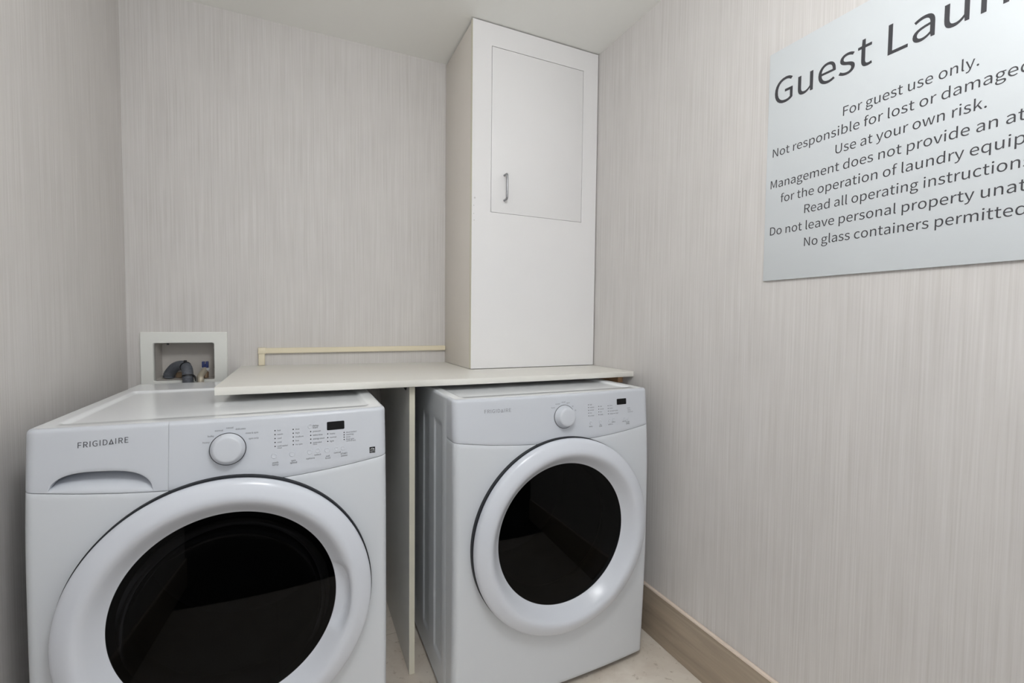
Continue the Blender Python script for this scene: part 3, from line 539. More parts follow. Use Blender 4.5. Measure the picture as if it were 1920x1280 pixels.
DVX0, DVX1, DVY = 0.3150, 0.3325, 1.463
dv = thing('divider_panel', 'thin upright white panel between washer and dryer, holding up the shelf', 'divider panel', (DVX0, DVY, 0))
box('panel_board', 0.0006, DVX1 - DVX0 - 0.0006, 0.0012, YB - 0.014 - DVY, 0.001, 0.942, M['divider'], dv)
box('edge_band', 0, DVX1 - DVX0, 0, 0.0012, 0.001, 0.942, M['edge'], dv, label='cream front edge of the panel')
bm = bmesh.new()
for x in (-0.0025, -0.0003):
    vs = [bm.verts.new((x, y, z)) for y, z in ((0.030, 0.9415), (0.145, 0.9415), (0.145, 0.9395), (0.048, 0.925))]
bm.verts.ensure_lookup_table()
v = bm.verts
bm.faces.new((v[0], v[1], v[2], v[3])); bm.faces.new((v[7], v[6], v[5], v[4]))
for q in range(4):
    bm.faces.new((v[q], v[(q + 1) % 4], v[4 + (q + 1) % 4], v[4 + q]))
from_bm('shelf_bracket', bm, M['bracket'], dv, label='small black bracket at the top of the panel')

tag(box('wood_cleat', 1.152, XR - 0.0005, 1.497, YB - 0.012, 0.914, 0.9435, M['cleat'], bev=0.001),
    'raw brown wood cleat on the wall under the right end of the shelf', 'wood strip')

# ================================================================== WIRE RACEWAY ON THE BACK WALL
rw = thing('wire_raceway', 'cream plastic wire raceway running from the shelf to the tall cabinet', 'raceway', (-0.135, YB, 0.97))
box('vertical_run', -0.011, 0.011, -0.016, -0.0005, 0.0015, 0.0485, M['cream'], rw, bev=0.002)
bm = bmesh.new()
# the long run sits a touch lower at the cabinet
for (x0, z0), (x1, z1) in (((0.0095, 0.0475), (0.7385, 0.0490)),):
    vs = [bm.verts.new(p) for p in ((x0, -0.016, z0), (x1, -0.016, z1), (x1, -0.0005, z1), (x0, -0.0005, z0), (x0, -0.016, z0 + 0.021), (x1, -0.016, z1 + 0.021), (x1, -0.0005, z1 + 0.021), (x0, -0.0005, z0 + 0.021))]
    for f in ((0, 1, 2, 3), (4, 5, 6, 7), (0, 1, 5, 4), (1, 2, 6, 5), (2, 3, 7, 6), (3, 0, 4, 7)):
        bm.faces.new([vs[i] for i in f])
    bmesh.ops.bevel(bm, geom=bm.edges[:], offset=0.002, segments=2, affect='EDGES')
from_bm('horizontal_run', bm, M['cream'], rw, angle=40)
box('elbow', -0.0125, 0.016, -0.018, -0.0003, 0.0455, 0.0705, M['cream'], rw, bev=0.003)
box('coupling', 0.060, 0.063, -0.0166, -0.0003, 0.0470, 0.0690, M['cream'], rw, bev=0.001)

# ================================================================== OUTLET BOX, HOSE, VALVE
ob = thing('washer_outlet_box', 'white plastic washer outlet box recessed in the back wall above the washer', 'outlet box', (-0.386, YB, 0.92))
ox, oz = -0.386, 0.92
bm = bmesh.new()
F0 = (-0.518, -0.250, 0.900, 1.1015)
def ring_pts(x0, x1, z0, z1, y, r):
    return [(x - ox, y, z - oz) for x, z in round_poly(x0, x1, z0, z1, r, 4)]
loops = [ring_pts(F0[0], F0[1], F0[2], F0[3], -0.0005, 0.004), ring_pts(F0[0], F0[1], F0[2], F0[3], -0.006, 0.004),
         ring_pts(F0[0] + 0.003, F0[1] - 0.003, F0[2] + 0.003, F0[3] - 0.003, -0.009, 0.004),
         ring_pts(OX0 + 0.001, OX1 - 0.001, OZ0 + 0.001, OZ1 - 0.001, -0.009, 0.006),
         ring_pts(OX0 + 0.003, OX1 - 0.003, OZ0 + 0.003, OZ1 - 0.003, -0.006, 0.006),
         ring_pts(OX0 + 0.003, OX1 - 0.003, OZ0 + 0.003, OZ1 - 0.003, 0.010, 0.006)]
vl = [[bm.verts.new(p) for p in l] for l in loops]
for a, b in zip(vl, vl[1:]):
    n = len(a)
    for q in range(n):
        bm.faces.new((a[q], a[(q + 1) % n], b[(q + 1) % n], b[q]))
from_bm('frame', bm, M['boxwhite'], ob, angle=18)
bm = bmesh.new()
l1 = [bm.verts.new(p) for p in ring_pts(OX0 + 0.004, OX1 - 0.004, OZ0 + 0.004, OZ1 - 0.004, 0.009, 0.006)]
l2 = [bm.verts.new(p) for p in ring_pts(OX0 + 0.008, OX1 - 0.008, OZ0 + 0.006, OZ1 - 0.006, 0.085, 0.010)]
n = len(l1)
for q in range(n):
    bm.faces.new((l1[q], l1[(q + 1) % n], l2[(q + 1) % n], l2[q]))
bm.faces.new(l2)
from_bm('recess', bm, M['boxin'], ob, angle=40)
box('knockout_tab', -0.0535, -0.0495, -0.004, 0.012, 0.134, 0.141, M['dark'], ob, label='small dark tab at the top edge')
box('side_slot', 0.0905, 0.0925, 0.0, 0.010, 0.045, 0.118, M['dark'], ob, label='dark slot along the right edge')
box('drain_plug', -0.040, -0.008, 0.060, 0.082, 0.0068, 0.026, M['brass'], ob, label='brownish drain fitting at the bottom')

hs = thing('drain_hose', 'grey drain hose looping out of the outlet box behind the washer', 'hose', (-0.372, 2.03, 0.75))
hp = spline([(-0.4475, 2.112, 0.928), (-0.4455, 2.1115, 0.9425), (-0.425, 2.098, 0.968), (-0.401, 2.080, 0.9765), (-0.382, 2.058, 0.970), (-0.374, 2.036, 0.948), (-0.372, 2.028, 0.920), (-0.371, 2.024, 0.86), (-0.372, 2.012, 0.75), (-0.38, 1.985, 0.55), (-0.38, 1.985, 0.30)], 24)
bm = bmesh.new()
tube_pts(bm, [Vector(p) - Vector((-0.372, 2.03, 0.75)) for p in hp], lambda s: 0.0172 + 0.0007 * math.sin(s * 2 * PI / 0.0052), 22)
from_bm('hose_tube', bm, M['hose'], hs, angle=70)
def tie(i, rr=0.0186):
    p, q = Vector(hp[i]), Vector(hp[i + 1])
    c = p - Vector((-0.372, 2.03, 0.75)); t = (q - p).normalized()
    o = lathe('cable_tie', [(rr - 0.0012, -0.0024), (rr, -0.0024), (rr + 0.0006, 0), (rr, 0.0024), (rr - 0.0012, 0.0024)], c, t, M['tie'], hs, n=32, label='black cable tie round the hose')
    return c, t
c1, t1 = tie(90)
c2, t2 = tie(128)
bm = bmesh.new()
tube_pts(bm, [Vector(p) for p in spline([(c2.x + 0.0165, c2.y - 0.006, c2.z + 0.003), (c2.x + 0.022, c2.y - 0.010, c2.z - 0.001), (c2.x + 0.025, c2.y - 0.013, c2.z - 0.007), (c2.x + 0.026, c2.y - 0.015, c2.z - 0.018)], 5)], lambda s: 0.0042 - 0.09 * s if s < 0.027 else 0.0018, 8)
from_bm('tie_tail', bm, M['tie'], hs, angle=40)
bm = bmesh.new()
add_box(bm, c1.x - 0.004, c1.x + 0.005, c1.y - 0.008, c1.y + 0.002, c1.z + 0.0165, c1.z + 0.0235, 0.001)
from_bm('tie_lock', bm, M['tie'], hs, angle=40)

vv = thing('water_valve', 'small water valve with blue handle inside the outlet box', 'valve', (-0.3275, 2.090, 0.9275))
lathe('valve_body', [(0, 0), (0.011, 0), (0.011, 0.020), (0.008, 0.024), (0.008, 0.034), (0, 0.034)], (0, 0, -0.001), (0, 0, 1), M['brass'], vv, n=24)
lathe('collar', [(0.008, 0), (0.0145, 0.001), (0.0150, 0.005), (0.0135, 0.008), (0.006, 0.009)], (0, 0, 0.0295), (0.15, -0.25, 1), M['badgewhite'], vv, n=24, label='white collar under the handle')
bm = bmesh.new()
add_box(bm, -0.0105, -0.0015, -0.006, 0.006, 0.037, 0.061, 0.0018)
add_box(bm, 0.0015, 0.0105, -0.006, 0.006, 0.037, 0.061, 0.0018)
add_box(bm, -0.006, 0.006, -0.004, 0.004, 0.036, 0.052, 0.001)
from_bm('valve_handle', bm, M['blue'], vv, angle=40, label='blue plastic valve handle')
bm = bmesh.new()
tube_pts(bm, spline([(-0.001, -0.002, 0.030), (-0.003, -0.016, 0.024), (-0.007, -0.034, 0.015), (-0.008, -0.053, 0.006), (-0.005, -0.064, -0.02), (-0.004, -0.068, -0.2)], 10), lambda s: 0.0105 + 0.0005 * math.sin(s * 2 * PI / 0.006), 16)
from_bm('braided_hose', bm, M['braid'], vv, angle=60)

# ================================================================== WALL SIGN
SX = 1.170
SY0, SY1, SZ0, SZ1 = 0.257, 0.8872, 1.2710, 1.8810
sg = thing('wall_sign', 'large white Guest Laundry rules sign with dark lettering, beside the tall cabinet', 'sign', (XR, (SY0 + SY1) / 2, (SZ0 + SZ1) / 2))
sy, sz = (SY0 + SY1) / 2, (SZ0 + SZ1) / 2
box('sign_board', SX - XR, -0.0008, SY0 - sy, SY1 - sy, SZ0 - sz, SZ1 - sz, M['sign'], sg, bev=0.0006)
YC = 0.572
lines = [('For guest use only.', 0.2465), ('Not responsible for lost or damaged items.', None), ('Use at your own risk.', 0.2745),
         ('Management does not provide an attendant', None), ('for the operation of laundry equipment.', None), ('Read all operating instructions.', None),
         ('Do not leave personal property unattended.', None), ('No glass containers permitted.', None)]
half = [None, 0.3005, None, 0.3035, 0.2715, 0.2080, 0.3010, 0.2055]
items = []
for i, (s, w) in enumerate(lines):
    cap = 0.0212
    wd = w or 2 * half[i]
    st = wd / (text_width(s) * cap)
    x0 = -wd / 2
    st *= {1: 0.977, 3: 0.990}.get(i, 1.0)      # letter spacing a touch tighter on these two lines
    items.append((s, x0, 1.6440 - 0.0418 * i, cap, st))
tw = 0.605
lettering('title_lettering', [('Guest Laundry', -tw / 2, 1.7385, 0.0640, tw / (text_width('Guest Laundry') * 0.0640))], lambda u, v: (SX - XR - 0.0003, YC - u - sy, v - sz), M['ink'], sg, 6)
lettering('rules_lettering', items, lambda u, v: (SX - XR - 0.0003, YC - u - sy, v - sz), M['ink'], sg, 5)

# ================================================================== WASHER AND DRYER
W2, BOW, RC, ZT, ZF = 0.343, 0.016, 0.018, 0.932, 0.020

def lean(z, k):
    zs = (0.02, 0.2, 0.4, 0.6, 0.7, 0.8, 0.932); ls = (-0.003, -0.012, -0.018, -0.018, -0.0165, -0.011, 0.0)
    if z <= zs[0]: return k * ls[0]
    if z >= zs[-1]: return k * ls[-1]
    for i in range(6):
        if zs[i] <= z <= zs[i + 1]:
            # smooth (Catmull-Rom) through the listed heights
            t = (z - zs[i]) / (zs[i + 1] - zs[i]); h = zs[i + 1] - zs[i]
            def tan(j):
                a, b = max(j - 1, 0), min(j + 1, 6)
                return (ls[b] - ls[a]) / (zs[b] - zs[a])
            return k * ((2 * t ** 3 - 3 * t ** 2 + 1) * ls[i] + (t ** 3 - 2 * t ** 2 + t) * h * tan(i) + (-2 * t ** 3 + 3 * t ** 2) * ls[i + 1] + (t ** 3 - t ** 2) * h * tan(i + 1))

def seam(x): return 0.787 + 0.026 * min(1.0, abs(x) / W2) ** 2

def sstep(t):
    t = max(0.0, min(1.0, t)); return t * t * (3 - 2 * t)

def outline(x0=-9, x1=9, n=72, ys=0.06):
    """front outline seen from above: (x, y, inward nx, ny), clipped to x0..x1"""
    pts = []
    for i in range(7): pts.append((-W2, ys + (RC - ys) * i / 6, 1, 0))
    for i in range(1, 9):
        a = PI + PI / 2 * i / 8
        pts.append((-W2 + RC + RC * math.cos(a), RC + RC * math.sin(a), -math.cos(a), -math.sin(a)))
    for i in range(1, n): pts.append((-W2 + RC + (2 * W2 - 2 * RC) * i / n, 0, 0, 1))
    for i in range(0, 8):
        a = 1.5 * PI + PI / 2 * i / 8
        pts.append((W2 - RC + RC * math.cos(a), RC + RC * math.sin(a), -math.cos(a), -math.sin(a)))
    for i in range(7): pts.append((W2, RC + (ys - RC) * i / 6, -1, 0))
    if x0 > -5:
        pts = [(x0, 0, 0, 1)] + [p for p in pts if p[0] > x0 + 1e-4]
    if x1 < 5:
        pts = [p for p in pts if p[0] < x1 - 1e-4] + [(x1, 0, 0, 1)]
    return pts

def make_machine(kind, label, loc, depth, k):
    is_w = kind == 'washing_machine'
    root = thing(kind, label, 'washing machine' if is_w else 'clothes dryer', loc)
    def front_y(x, z): return -BOW * (1 - (x / W2) ** 2) + lean(z, k)
    def P(p, z, inset=0.0, g=None):
        x, y, nx, ny = p
        gg = 1 - sstep(y / 0.06)
        return (x + nx * inset, y + ny * inset + front_y(x, z) * gg, z)
    def on_front(x, z, off=0.0005): return (x, front_y(x, z) - off, z)
    def frame(x, z):
        e = 0.002
        dx = (front_y(x + e, z) - front_y(x - e, z)) / (2 * e); dz = (front_y(x, z + e) - front_y(x, z - e)) / (2 * e)
        return Vector((dx, -1, dz)).normalized()

    # ---- lower front panel (open where the door sits)
    ol = outline()
    CZ, CXD, SEAT = (0.509 if is_w else 0.505), 0.0015, (-0.043 if is_w else -0.041)
    rows = []
    zb = ZF
    rows.append([P(p, zb, 0.012) for p in ol])
    rows.append([P(p, zb, 0.002) for p in ol])
    rows.append([P(p, zb + 0.002, 0.0) for p in ol])
    for i in range(1, 75):
        t = i / 75
        rows.append([P(p, zb + 0.002 + (seam(p[0]) - 0.003 - zb - 0.002) * t) for p in ol])
    rows.append([P(p, seam(p[0]) - 0.0024, 0.0) for p in ol])
    rows.append([P(p, seam(p[0]) - 0.0007, 0.0008) for p in ol])
    rows.append([P(p, seam(p[0]) - 0.0005, 0.0045) for p in ol])
    def keep(q):
        x = sum(p[0] for p in q) / 4; z = sum(p[2] for p in q) / 4; y = sum(p[1] for p in q) / 4
        return not (math.hypot(x - CXD, z - CZ) < 0.272 and y < 0.03)
    from_grid('front_panel', rows, M['white'], root, keep=keep, angle=50)

    # ---- console: on the washer its left part is the detergent drawer
    XS = -0.1078
    def console_rows(ol, side_inset=None):
        R = 0.009
        rows = []
        rows.append([P(p, seam(p[0]) + 0.0005, 0.0045) for p in ol])
        rows.append([P(p, seam(p[0]) + 0.0006, 0.0007) for p in ol])
        rows.append([P(p, seam(p[0]) + 0.0020, 0.0) for p in ol])
        for i in range(1, 15):
            t = i / 14
            rows.append([P(p, seam(p[0]) + 0.002 + (ZT - R - seam(p[0]) - 0.002) * t) for p in ol])
        for i in range(1, 8):
            a = PI / 2 * i / 7
            rows.append([P(p, ZT - R + R * math.sin(a), R * (1 - math.cos(a))) for p in ol])
        return rows
    def cap_ends(rows, left=None, right=None):
        """turn the cut ends of a console piece inwards so that the joint reads as a fine gap"""
        for r in rows:
            if right is not None:
                x, y, z = r[-1]; r.append((x + 0.0001, y + 0.0025, z))
            if left is not None:
                x, y, z = r[0]; r.insert(0, (x - 0.0001, y + 0.0025, z))
        return rows
    if is_w:
        panel = from_grid('control_panel', cap_ends(console_rows(outline(x0=XS + 0.00025)), left=1), M['plastic'], root, angle=50)
        # drawer front with a scooped grip under a curved lip
        ox = [p for p in outline(x1=XS - 0.00025, n=72)]
        fine = [p for p in ox if p[1] > 1e-6 or p[0] < -0.3245]
        xs = [-0.3245 + (XS - 0.00025 + 0.3245) * i / 150 for i in range(1, 151)]
        ol2 = fine + [(x, 0, 0, 1) for x in xs]
        XC, HW = -0.2185, 0.0835
        def q_of(x):
            u = abs(x - XC) / HW
            return math.sqrt(max(0.0, 1 - u ** 3.0)) if u < 1 else 0.0
        def lip(x):
            b = seam(x) + 0.0022
            return b + 0.002 + (0.8415 - 0.0075 * (x - XC) / HW * 0.6 - b - 0.002) * max(0.03, q_of(x))
        R = 0.009; rows = []
        rows.append([P(p, seam(p[0]) + 0.0005, 0.0045) for p in ol2])
        rows.append([P(p, seam(p[0]) + 0.0006, 0.0007) for p in ol2])
        NB = 22
        for i in range(NB + 1):
            t = i / NB; row = []
            for p in ol2:
                b = seam(p[0]) + 0.0022; z = b + (lip(p[0]) - b) * t
                q = q_of(p[0]) if p[1] < 1e-6 else 0.0
                x, y, zz = P(p, z)
                row.append((x, y + 0.075 * (t ** 2.0) * min(1.0, q * 1.1), zz))
            rows.append(row)
        rows.append([(lambda c, q: (c[0], c[1] + 0.006 * q, c[2]))(P(p, lip(p[0]) + 0.0002), q_of(p[0]) if p[1] < 1e-6 else 0) for p in ol2])
        rows.append([(lambda c, q: (c[0], c[1] + 0.0012 * q, c[2]))(P(p, lip(p[0]) + 0.0008), q_of(p[0]) if p[1] < 1e-6 else 0) for p in ol2])
        rows.append([P(p, lip(p[0]) + 0.0026) for p in ol2])
        for i in range(1, 15):
            t = i / 14
            rows.append([P(p, lip(p[0]) + 0.0026 + (ZT - R - lip(p[0]) - 0.0026) * t) for p in ol2])
        for i in range(1, 8):
            a = PI / 2 * i / 7
            rows.append([P(p, ZT - R + R * math.sin(a), R * (1 - math.cos(a))) for p in ol2])
        drawer = from_grid('detergent_drawer', cap_ends(rows, right=1), M['plastic'], root, angle=50)
        it, po = brand_items(-0.2595, -0.1755, 0.8915, 0.0112)
        it = [(a, b, c + (b + 0.2595) * 0.06, d, e) for a, b, c, d, e in it]
        po = [[(x, z + (x + 0.2595) * 0.06) for x, z in pl] for pl in po]
        lettering('brand_lettering', it, on_front, M['brand'], drawer, 4, po)
    else:
        panel = from_grid('control_panel', console_rows(outline()), M['plastic'], root, angle=50)
        it, po = brand_items(-0.2545, -0.1715, 0.8905, 0.0100)
        lettering('brand_lettering', it, on_front, M['brandpale'], panel, 4, po)

    # ---- printed legends, indicator dots, display, buttons
    words = []
    dots = []
    T = 0.0034
    def put(s, x, z, cap=T, st=0.95, mid=False):
        w = text_width(s) * cap * st
        words.append((s, x - w / 2 if mid else x, z - cap / 2, cap, st))
    LED_X = 0.0046
    if is_w:
        dial = [('heavy', -0.0409, 0.8836), ('bulky', -0.0321, 0.8963), ('normal', -0.0170, 0.9071), ('casual', 0.0034, 0.9117), ('delicates', 0.0241, 0.9076), ('rinse & spin', 0.0462, 0.8970), ('spin only', 0.0495, 0.8846)]
        cols = [(0.0922, 0.8972, 0.00885, ['hot', 'warm', 'cool', 'cold', 'cold water']), (0.1298, 0.8966, 0.00872, ['max', 'high', 'medium', 'low', 'no spin']),
                (0.1670, 0.8879, 0.00873, ['prewash', 'extra rinse', 'energy saver', 'extended']), (0.2044, 0.8789, 0.00885, ['heavy', 'normal', 'light']),
                (0.2416, 0.8786, 0.00567, ['door locked', 'washing', 'rinse', 'final spin'])]
        small = [('rinse', 0.0968, 0.8576), ('rinse', 0.1716, 0.8577), ('control lock', 0.2462, 0.8575)]
        lab = [('wash', 0.0925, 0.8255), ('temp', 0.0925, 0.8208), ('spin', 0.1300, 0.8258), ('speed', 0.1300, 0.8210), ('options', 0.1660, 0.8263), ('select', 0.1817, 0.8330), ('soil', 0.2042, 0.8270), ('level', 0.2042, 0.8222), ('cancel', 0.2255, 0.8328), ('START', 0.2408, 0.8285), ('pause', 0.2412, 0.8235), ('delay', 0.1778, 0.9012), ('start', 0.1770, 0.8966)]
        btn = [(0.0901, 0.8405, 0.0062), (0.1271, 0.8409, 0.0062), (0.1645, 0.8410, 0.0058), (0.1819, 0.8428, 0.0058), (0.2031, 0.8412, 0.0062), (0.2241, 0.8420, 0.0045), (0.2385, 0.8412, 0.0052), (0.1660, 0.9005, 0.0055)]
        disp = (0.2035, 0.2420, 0.8878, 0.9065)
        kx, kz = 0.0008, 0.8668
    else:
        dial = [('heavy', -0.0345, 0.8936), ('normal', -0.0185, 0.9038), ('casual', 0.0015, 0.9084), ('quick', 0.0183, 0.9050), ('60', 0.0345, 0.8934), ('20', 0.0440, 0.8805)]
        cols = [(0.0930, 0.8938, 0.0086, ['high', 'medium', 'normal', 'low', 'no heat']), (0.1318, 0.8860, 0.0087, ['max', 'normal', 'less', 'damp']),
                (0.1692, 0.8855, 0.0086, ['chime', 'tumble', 'extended tumble', 'energy saver light'])]
        small = [('locked', 0.2478, 0.8722), ('drying', 0.2500, 0.8660), ('control lock', 0.2500, 0.8595)]
        lab = [('temp', 0.0998, 0.8262), ('dry', 0.1375, 0.8280), ('level', 0.1375, 0.8235), ('options', 0.1768, 0.8262), ('select', 0.1890, 0.8325), ('cancel', 0.2335, 0.8308), ('START', 0.2490, 0.8268), ('pause', 0.2494, 0.8220)]
        btn = [(0.0996, 0.8375, 0.0058), (0.1372, 0.8378, 0.0058), (0.1740, 0.8385, 0.0055), (0.1900, 0.8400, 0.0055), (0.2340, 0.8385, 0.0045), (0.2500, 0.8370, 0.0052)]
        disp = (0.2060, 0.2445, 0.8862, 0.9040)
        kx, kz = 0.0040, 0.8640
    for s, x, z in dial: put(s, x, z, 0.0036, mid=True)
    for x, z0, dz, names in cols:
        for i, s in enumerate(names):
            dots.append(disc_poly(x, z0 - dz * i, 0.0014, 10))
            put(s, x + LED_X, z0 - dz * i)
    for s, x, z in small: put(s, x, z, 0.0031)
    lettering('printed_legends', words, on_front, M['print'], panel, 2)
    words = []
    for s, x, z in lab: put(s, x, z, 0.0037, 1.05, mid=True)
    lettering('button_legends', words, on_front, M['led'], panel, 2)
    lettering('indicator_dots', [], on_front, M['led'], panel, 2, dots)
    for x, z, r in btn:
        nrm = frame(x, z)
        lathe('button', [(r, -0.0006), (r * 0.98, 0.0006), (r * 0.9, 0.0012), (r * 0.5, 0.0007), (0, 0.0004)], on_front(x, z, 0.0), nrm, M['plastic'], panel, n=24)
    # display window, a shallow block with rounded corners
    bm = bmesh.new()
    lo = [bm.verts.new(on_front(x, z, 0.0004)) for x, z in round_poly(disp[0] - 0.0006, disp[1] + 0.0006, disp[2] - 0.0006, disp[3] + 0.0006, 0.0024, 4)]
    hi = [bm.verts.new(on_front(x, z, 0.0010)) for x, z in round_poly(disp[0], disp[1], disp[2], disp[3], 0.002, 4)]
    n = len(lo)
    for q in range(n): bm.faces.new((lo[q], lo[(q + 1) % n], hi[(q + 1) % n], hi[q]))
    bm.faces.new(hi)
    from_bm('display_window', bm, M['black'], panel, label='black display window')
    if is_w:
        bx0, bx1, bz0, bz1 = 0.3010, 0.3148, 0.8215, 0.8362
        bd = lettering('efficiency_badge', [], on_front, M['black'], panel, 2, [rect_poly(bx0, bx1, bz0, bz1)])
        bd['label'] = 'tiny black and white efficiency badge'
        wd = bx1 - bx0
        arc = []
        cx, cz = (bx0 + bx1) / 2, bz0 + 0.0055
        for i in range(9):
            a = math.radians(25 + 120 * i / 8); b = math.radians(25 + 120 * (i + 1) / 8)
            if i < 8:
                arc.append([(cx + 0.0058 * math.cos(a), cz + 0.0066 * math.sin(a)), (cx + 0.0058 * math.cos(b), cz + 0.0066 * math.sin(b)), (cx + 0.0050 * math.cos(b), cz + 0.0057 * math.sin(b)), (cx + 0.0050 * math.cos(a), cz + 0.0057 * math.sin(a))])
        sx_, sz_ = cx + 0.0032, bz0 + 0.0092
        arc.append([(sx_ + (0.0024 if i % 2 == 0 else 0.001) * math.sin(PI * i / 5), sz_ + (0.0024 if i % 2 == 0 else 0.001) * math.cos(PI * i / 5)) for i in range(10)])
        arc.append(rect_poly(bx0 + 0.0006, bx1 - 0.0006, bz0 + 0.0050, bz0 + 0.0056))
        it = [('energy', bx0 + 0.0012, bz0 + 0.0078, 0.0026, 0.75), ('ENERGY STAR', bx0 + 0.0012, bz0 + 0.0016, 0.0022, 0.75)]
        lettering('badge_mark', it, lambda u, v: on_front(u, v, 0.0008), M['badgewhite'], bd, 2, arc)
    nrm = frame(kx, kz)
    kb = Vector(on_front(kx, kz, 0.0))
    knob = lathe('control_knob', [(0.0330, -0.001), (0.0338, 0.003), (0.0340, 0.008), (0.0336, 0.0100), (0.0312, 0.0150), (0.0278, 0.0205), (0.0262, 0.0222), (0.0235, 0.0228), (0.012, 0.0224), (0, 0.0222)] if is_w else
                 [(0.0345, -0.001), (0.0345, 0.0015), (0.0338, 0.003), (0.0322, 0.0065), (0.0285, 0.0185), (0.0272, 0.0215), (0.0250, 0.0230), (0.020, 0.0235), (0, 0.0237)], kb, nrm, M['plastic'], root, n=64, angle=35)
    if is_w:
        lathe('knob_gap_shade', [(0.0337, 0.0070), (0.0348, 0.0072), (0.0352, 0.0082), (0.0348, 0.0092), (0.0334, 0.0096)], kb, nrm, M['dark'], knob, n=64, label='thin dark ring painting the gap shadow round the knob')  # dark ring stands in for the shadow in the gap round the knob
        bm = bmesh.new()
        add_box(bm, -0.0008, 0.0008, -0.0055, 0.0055, -0.0006, 0.0006, 0.0003)
        me_rot = Matrix.Translation(kb + nrm * 0.0178) @ Matrix.Rotation(math.radians(-90), 4, 'X') 
        a = math.radians(112)
        tx, tz = math.cos(a), math.sin(a)
        up = Vector((tx, 0, tz)); side = up.cross(nrm).normalized(); up2 = nrm.cross(side).normalized()
        slope = (up2 * 1.0 - nrm * 0.85).normalized(); nn = side.cross(slope).normalized()
        mat = Matrix((( side.x, slope.x, nn.x, 0), (side.y, slope.y, nn.y, 0), (side.z, slope.z, nn.z, 0), (0, 0, 0, 1)))
        pos = kb + nrm * 0.0178 + up2 * 0.0293
        bm.transform(Matrix.Translation(pos) @ mat)
        from_bm('pointer_mark', bm, M['badgewhite'], knob, label='small raised pointer mark')
    else:
        lathe('knob_gap_shade', [(0.0335, -0.0006), (0.0358, -0.0004), (0.0360, 0.0008), (0.0345, 0.0016)], kb, nrm, M['bowl'], knob, n=64, label='thin grey ring painting the gap shadow behind the knob')  # grey ring paints the shaded gap at the knob's foot

    # ---- lid with a shallow recessed field and a rim
    R = 0.009
    def yf(x):
        a = abs(x); e = W2 - RC; rr = RC - R
        base = R if a <= e else RC - math.sqrt(max(0, rr * rr - (a - e) ** 2))
        return base
    rx0, rx1, ry0, ry1 = -W2 + 0.040, W2 - 0.040, 0.052, depth - 0.175
    def spaced(a, b, marks, base=14):
        s = {a, b}
        for m_ in marks:
            for d in (-0.009, -0.006, -0.003, 0, 0.003, 0.006, 0.009): s.add(m_ + d)
        for i in range(base + 1): s.add(a + (b - a) * i / base)
        return sorted(v for v in s if a - 1e-9 <= v <= b + 1e-9)
    xs = spaced(-W2 + R, W2 - R, (rx0, rx1), 24)
    for e in (W2 - RC + 0.003, W2 - RC + 0.006): xs += [e, -e]
    xs = sorted(set(xs))
    ysr = spaced(0.0, depth, (ry0, ry1), 20)
    rows = []
    for t in ysr:
        row = []
        for x in xs:
            fy = front_y(x, ZT) * (1 - sstep(t / 0.06))
            y0 = yf(x)
            y = max(t, 0) * (depth - y0) / depth + y0
            e = 0.007
            inx = sstep((x - (rx0 - e)) / (2 * e)) * (1 - sstep((x - (rx1 - e)) / (2 * e)))
            iny = sstep((y - (ry0 - e)) / (2 * e)) * (1 - sstep((y - (ry1 - e)) / (2 * e)))
            row.append((x, y + fy, ZT + 0.0001 - 0.0055 * inx * iny))
        rows.append(row)
    from_grid('top_lid', rows, M['lid'], root, angle=60)

    # ---- cabinet shell: pressed side panels, back, base
    def press(y, z):
        d = 0.0
        for a, b in ((0.108, 0.201), (0.262, 0.342), (0.415, 0.495), (0.560, 0.640)):
            if b > depth - 0.03: continue
            e = 0.005
            iy = sstep((y - a) / (2 * e)) * (1 - sstep((y - b + 2 * e) / (2 * e)))
            iz = sstep((z - 0.095) / 0.02) * (1 - sstep((z - 0.83) / 0.02))
            d = max(d, iy * iz)
        return d * 0.0045
    yv = sorted({0.058, 0.060, 0.061} | {0.06 + (depth - 0.06) * i / 16 for i in range(17)} | {a + d for a in (0.108, 0.191, 0.201, 0.262, 0.332, 0.342, 0.415, 0.485, 0.495, 0.56, 0.63, 0.64) for d in (0, 0.0025, 0.005, 0.0075, 0.01, -0.0025, -0.005, -0.0075, -0.01) if 0.06 < a + d < depth})
    zv = sorted({ZF + (ZT - R - ZF) * i / 30 for i in range(31)} | {0.095 + 0.004 * i for i in range(6)} | {0.83 + 0.004 * i for i in range(6)})
    vs, fs = [], []
    def sheet(rows):
        b = len(vs); n = len(rows[0])
        for r in rows: vs.extend(r)
        for i in range(len(rows) - 1):
            for j in range(n - 1):
                fs.append((b + i * n + j, b + i * n + j + 1, b + (i + 1) * n + j + 1, b + (i + 1) * n + j))
    for s in (-1, 1):
        rws = []
        for z in zv:
            rws.append([(s * (W2 - (0.0012 if y < 0.0605 else 0.0006) - press(y, z)), y, z) for y in yv])
        for i in range(1, 7):
            a = PI / 2 * i / 6
            rws.append([(s * (W2 - 0.0003 - R * (1 - math.cos(a))), y, ZT - R + R * math.sin(a)) for y in yv])
        sheet(rws)
    sheet([[(-W2, depth, ZF), (W2, depth, ZF)], [(-W2, depth, ZT - R), (W2, depth, ZT - R)], [(-W2 + R, depth, ZT), (W2 - R, depth, ZT)]])
    sheet([[(-W2, 0.03, ZF), (W2, 0.03, ZF)], [(-W2, depth, ZF), (W2, depth, ZF)]])
    # inner front wall behind the panels, so that joints open onto dark metal
    me = bpy.data.meshes.new('cabinet_shell')
    me.from_pydata(vs, [], fs)
    link('cabinet_shell', me, M['white'], root, True)
    me.set_sharp_from_angle(angle=math.radians(50))

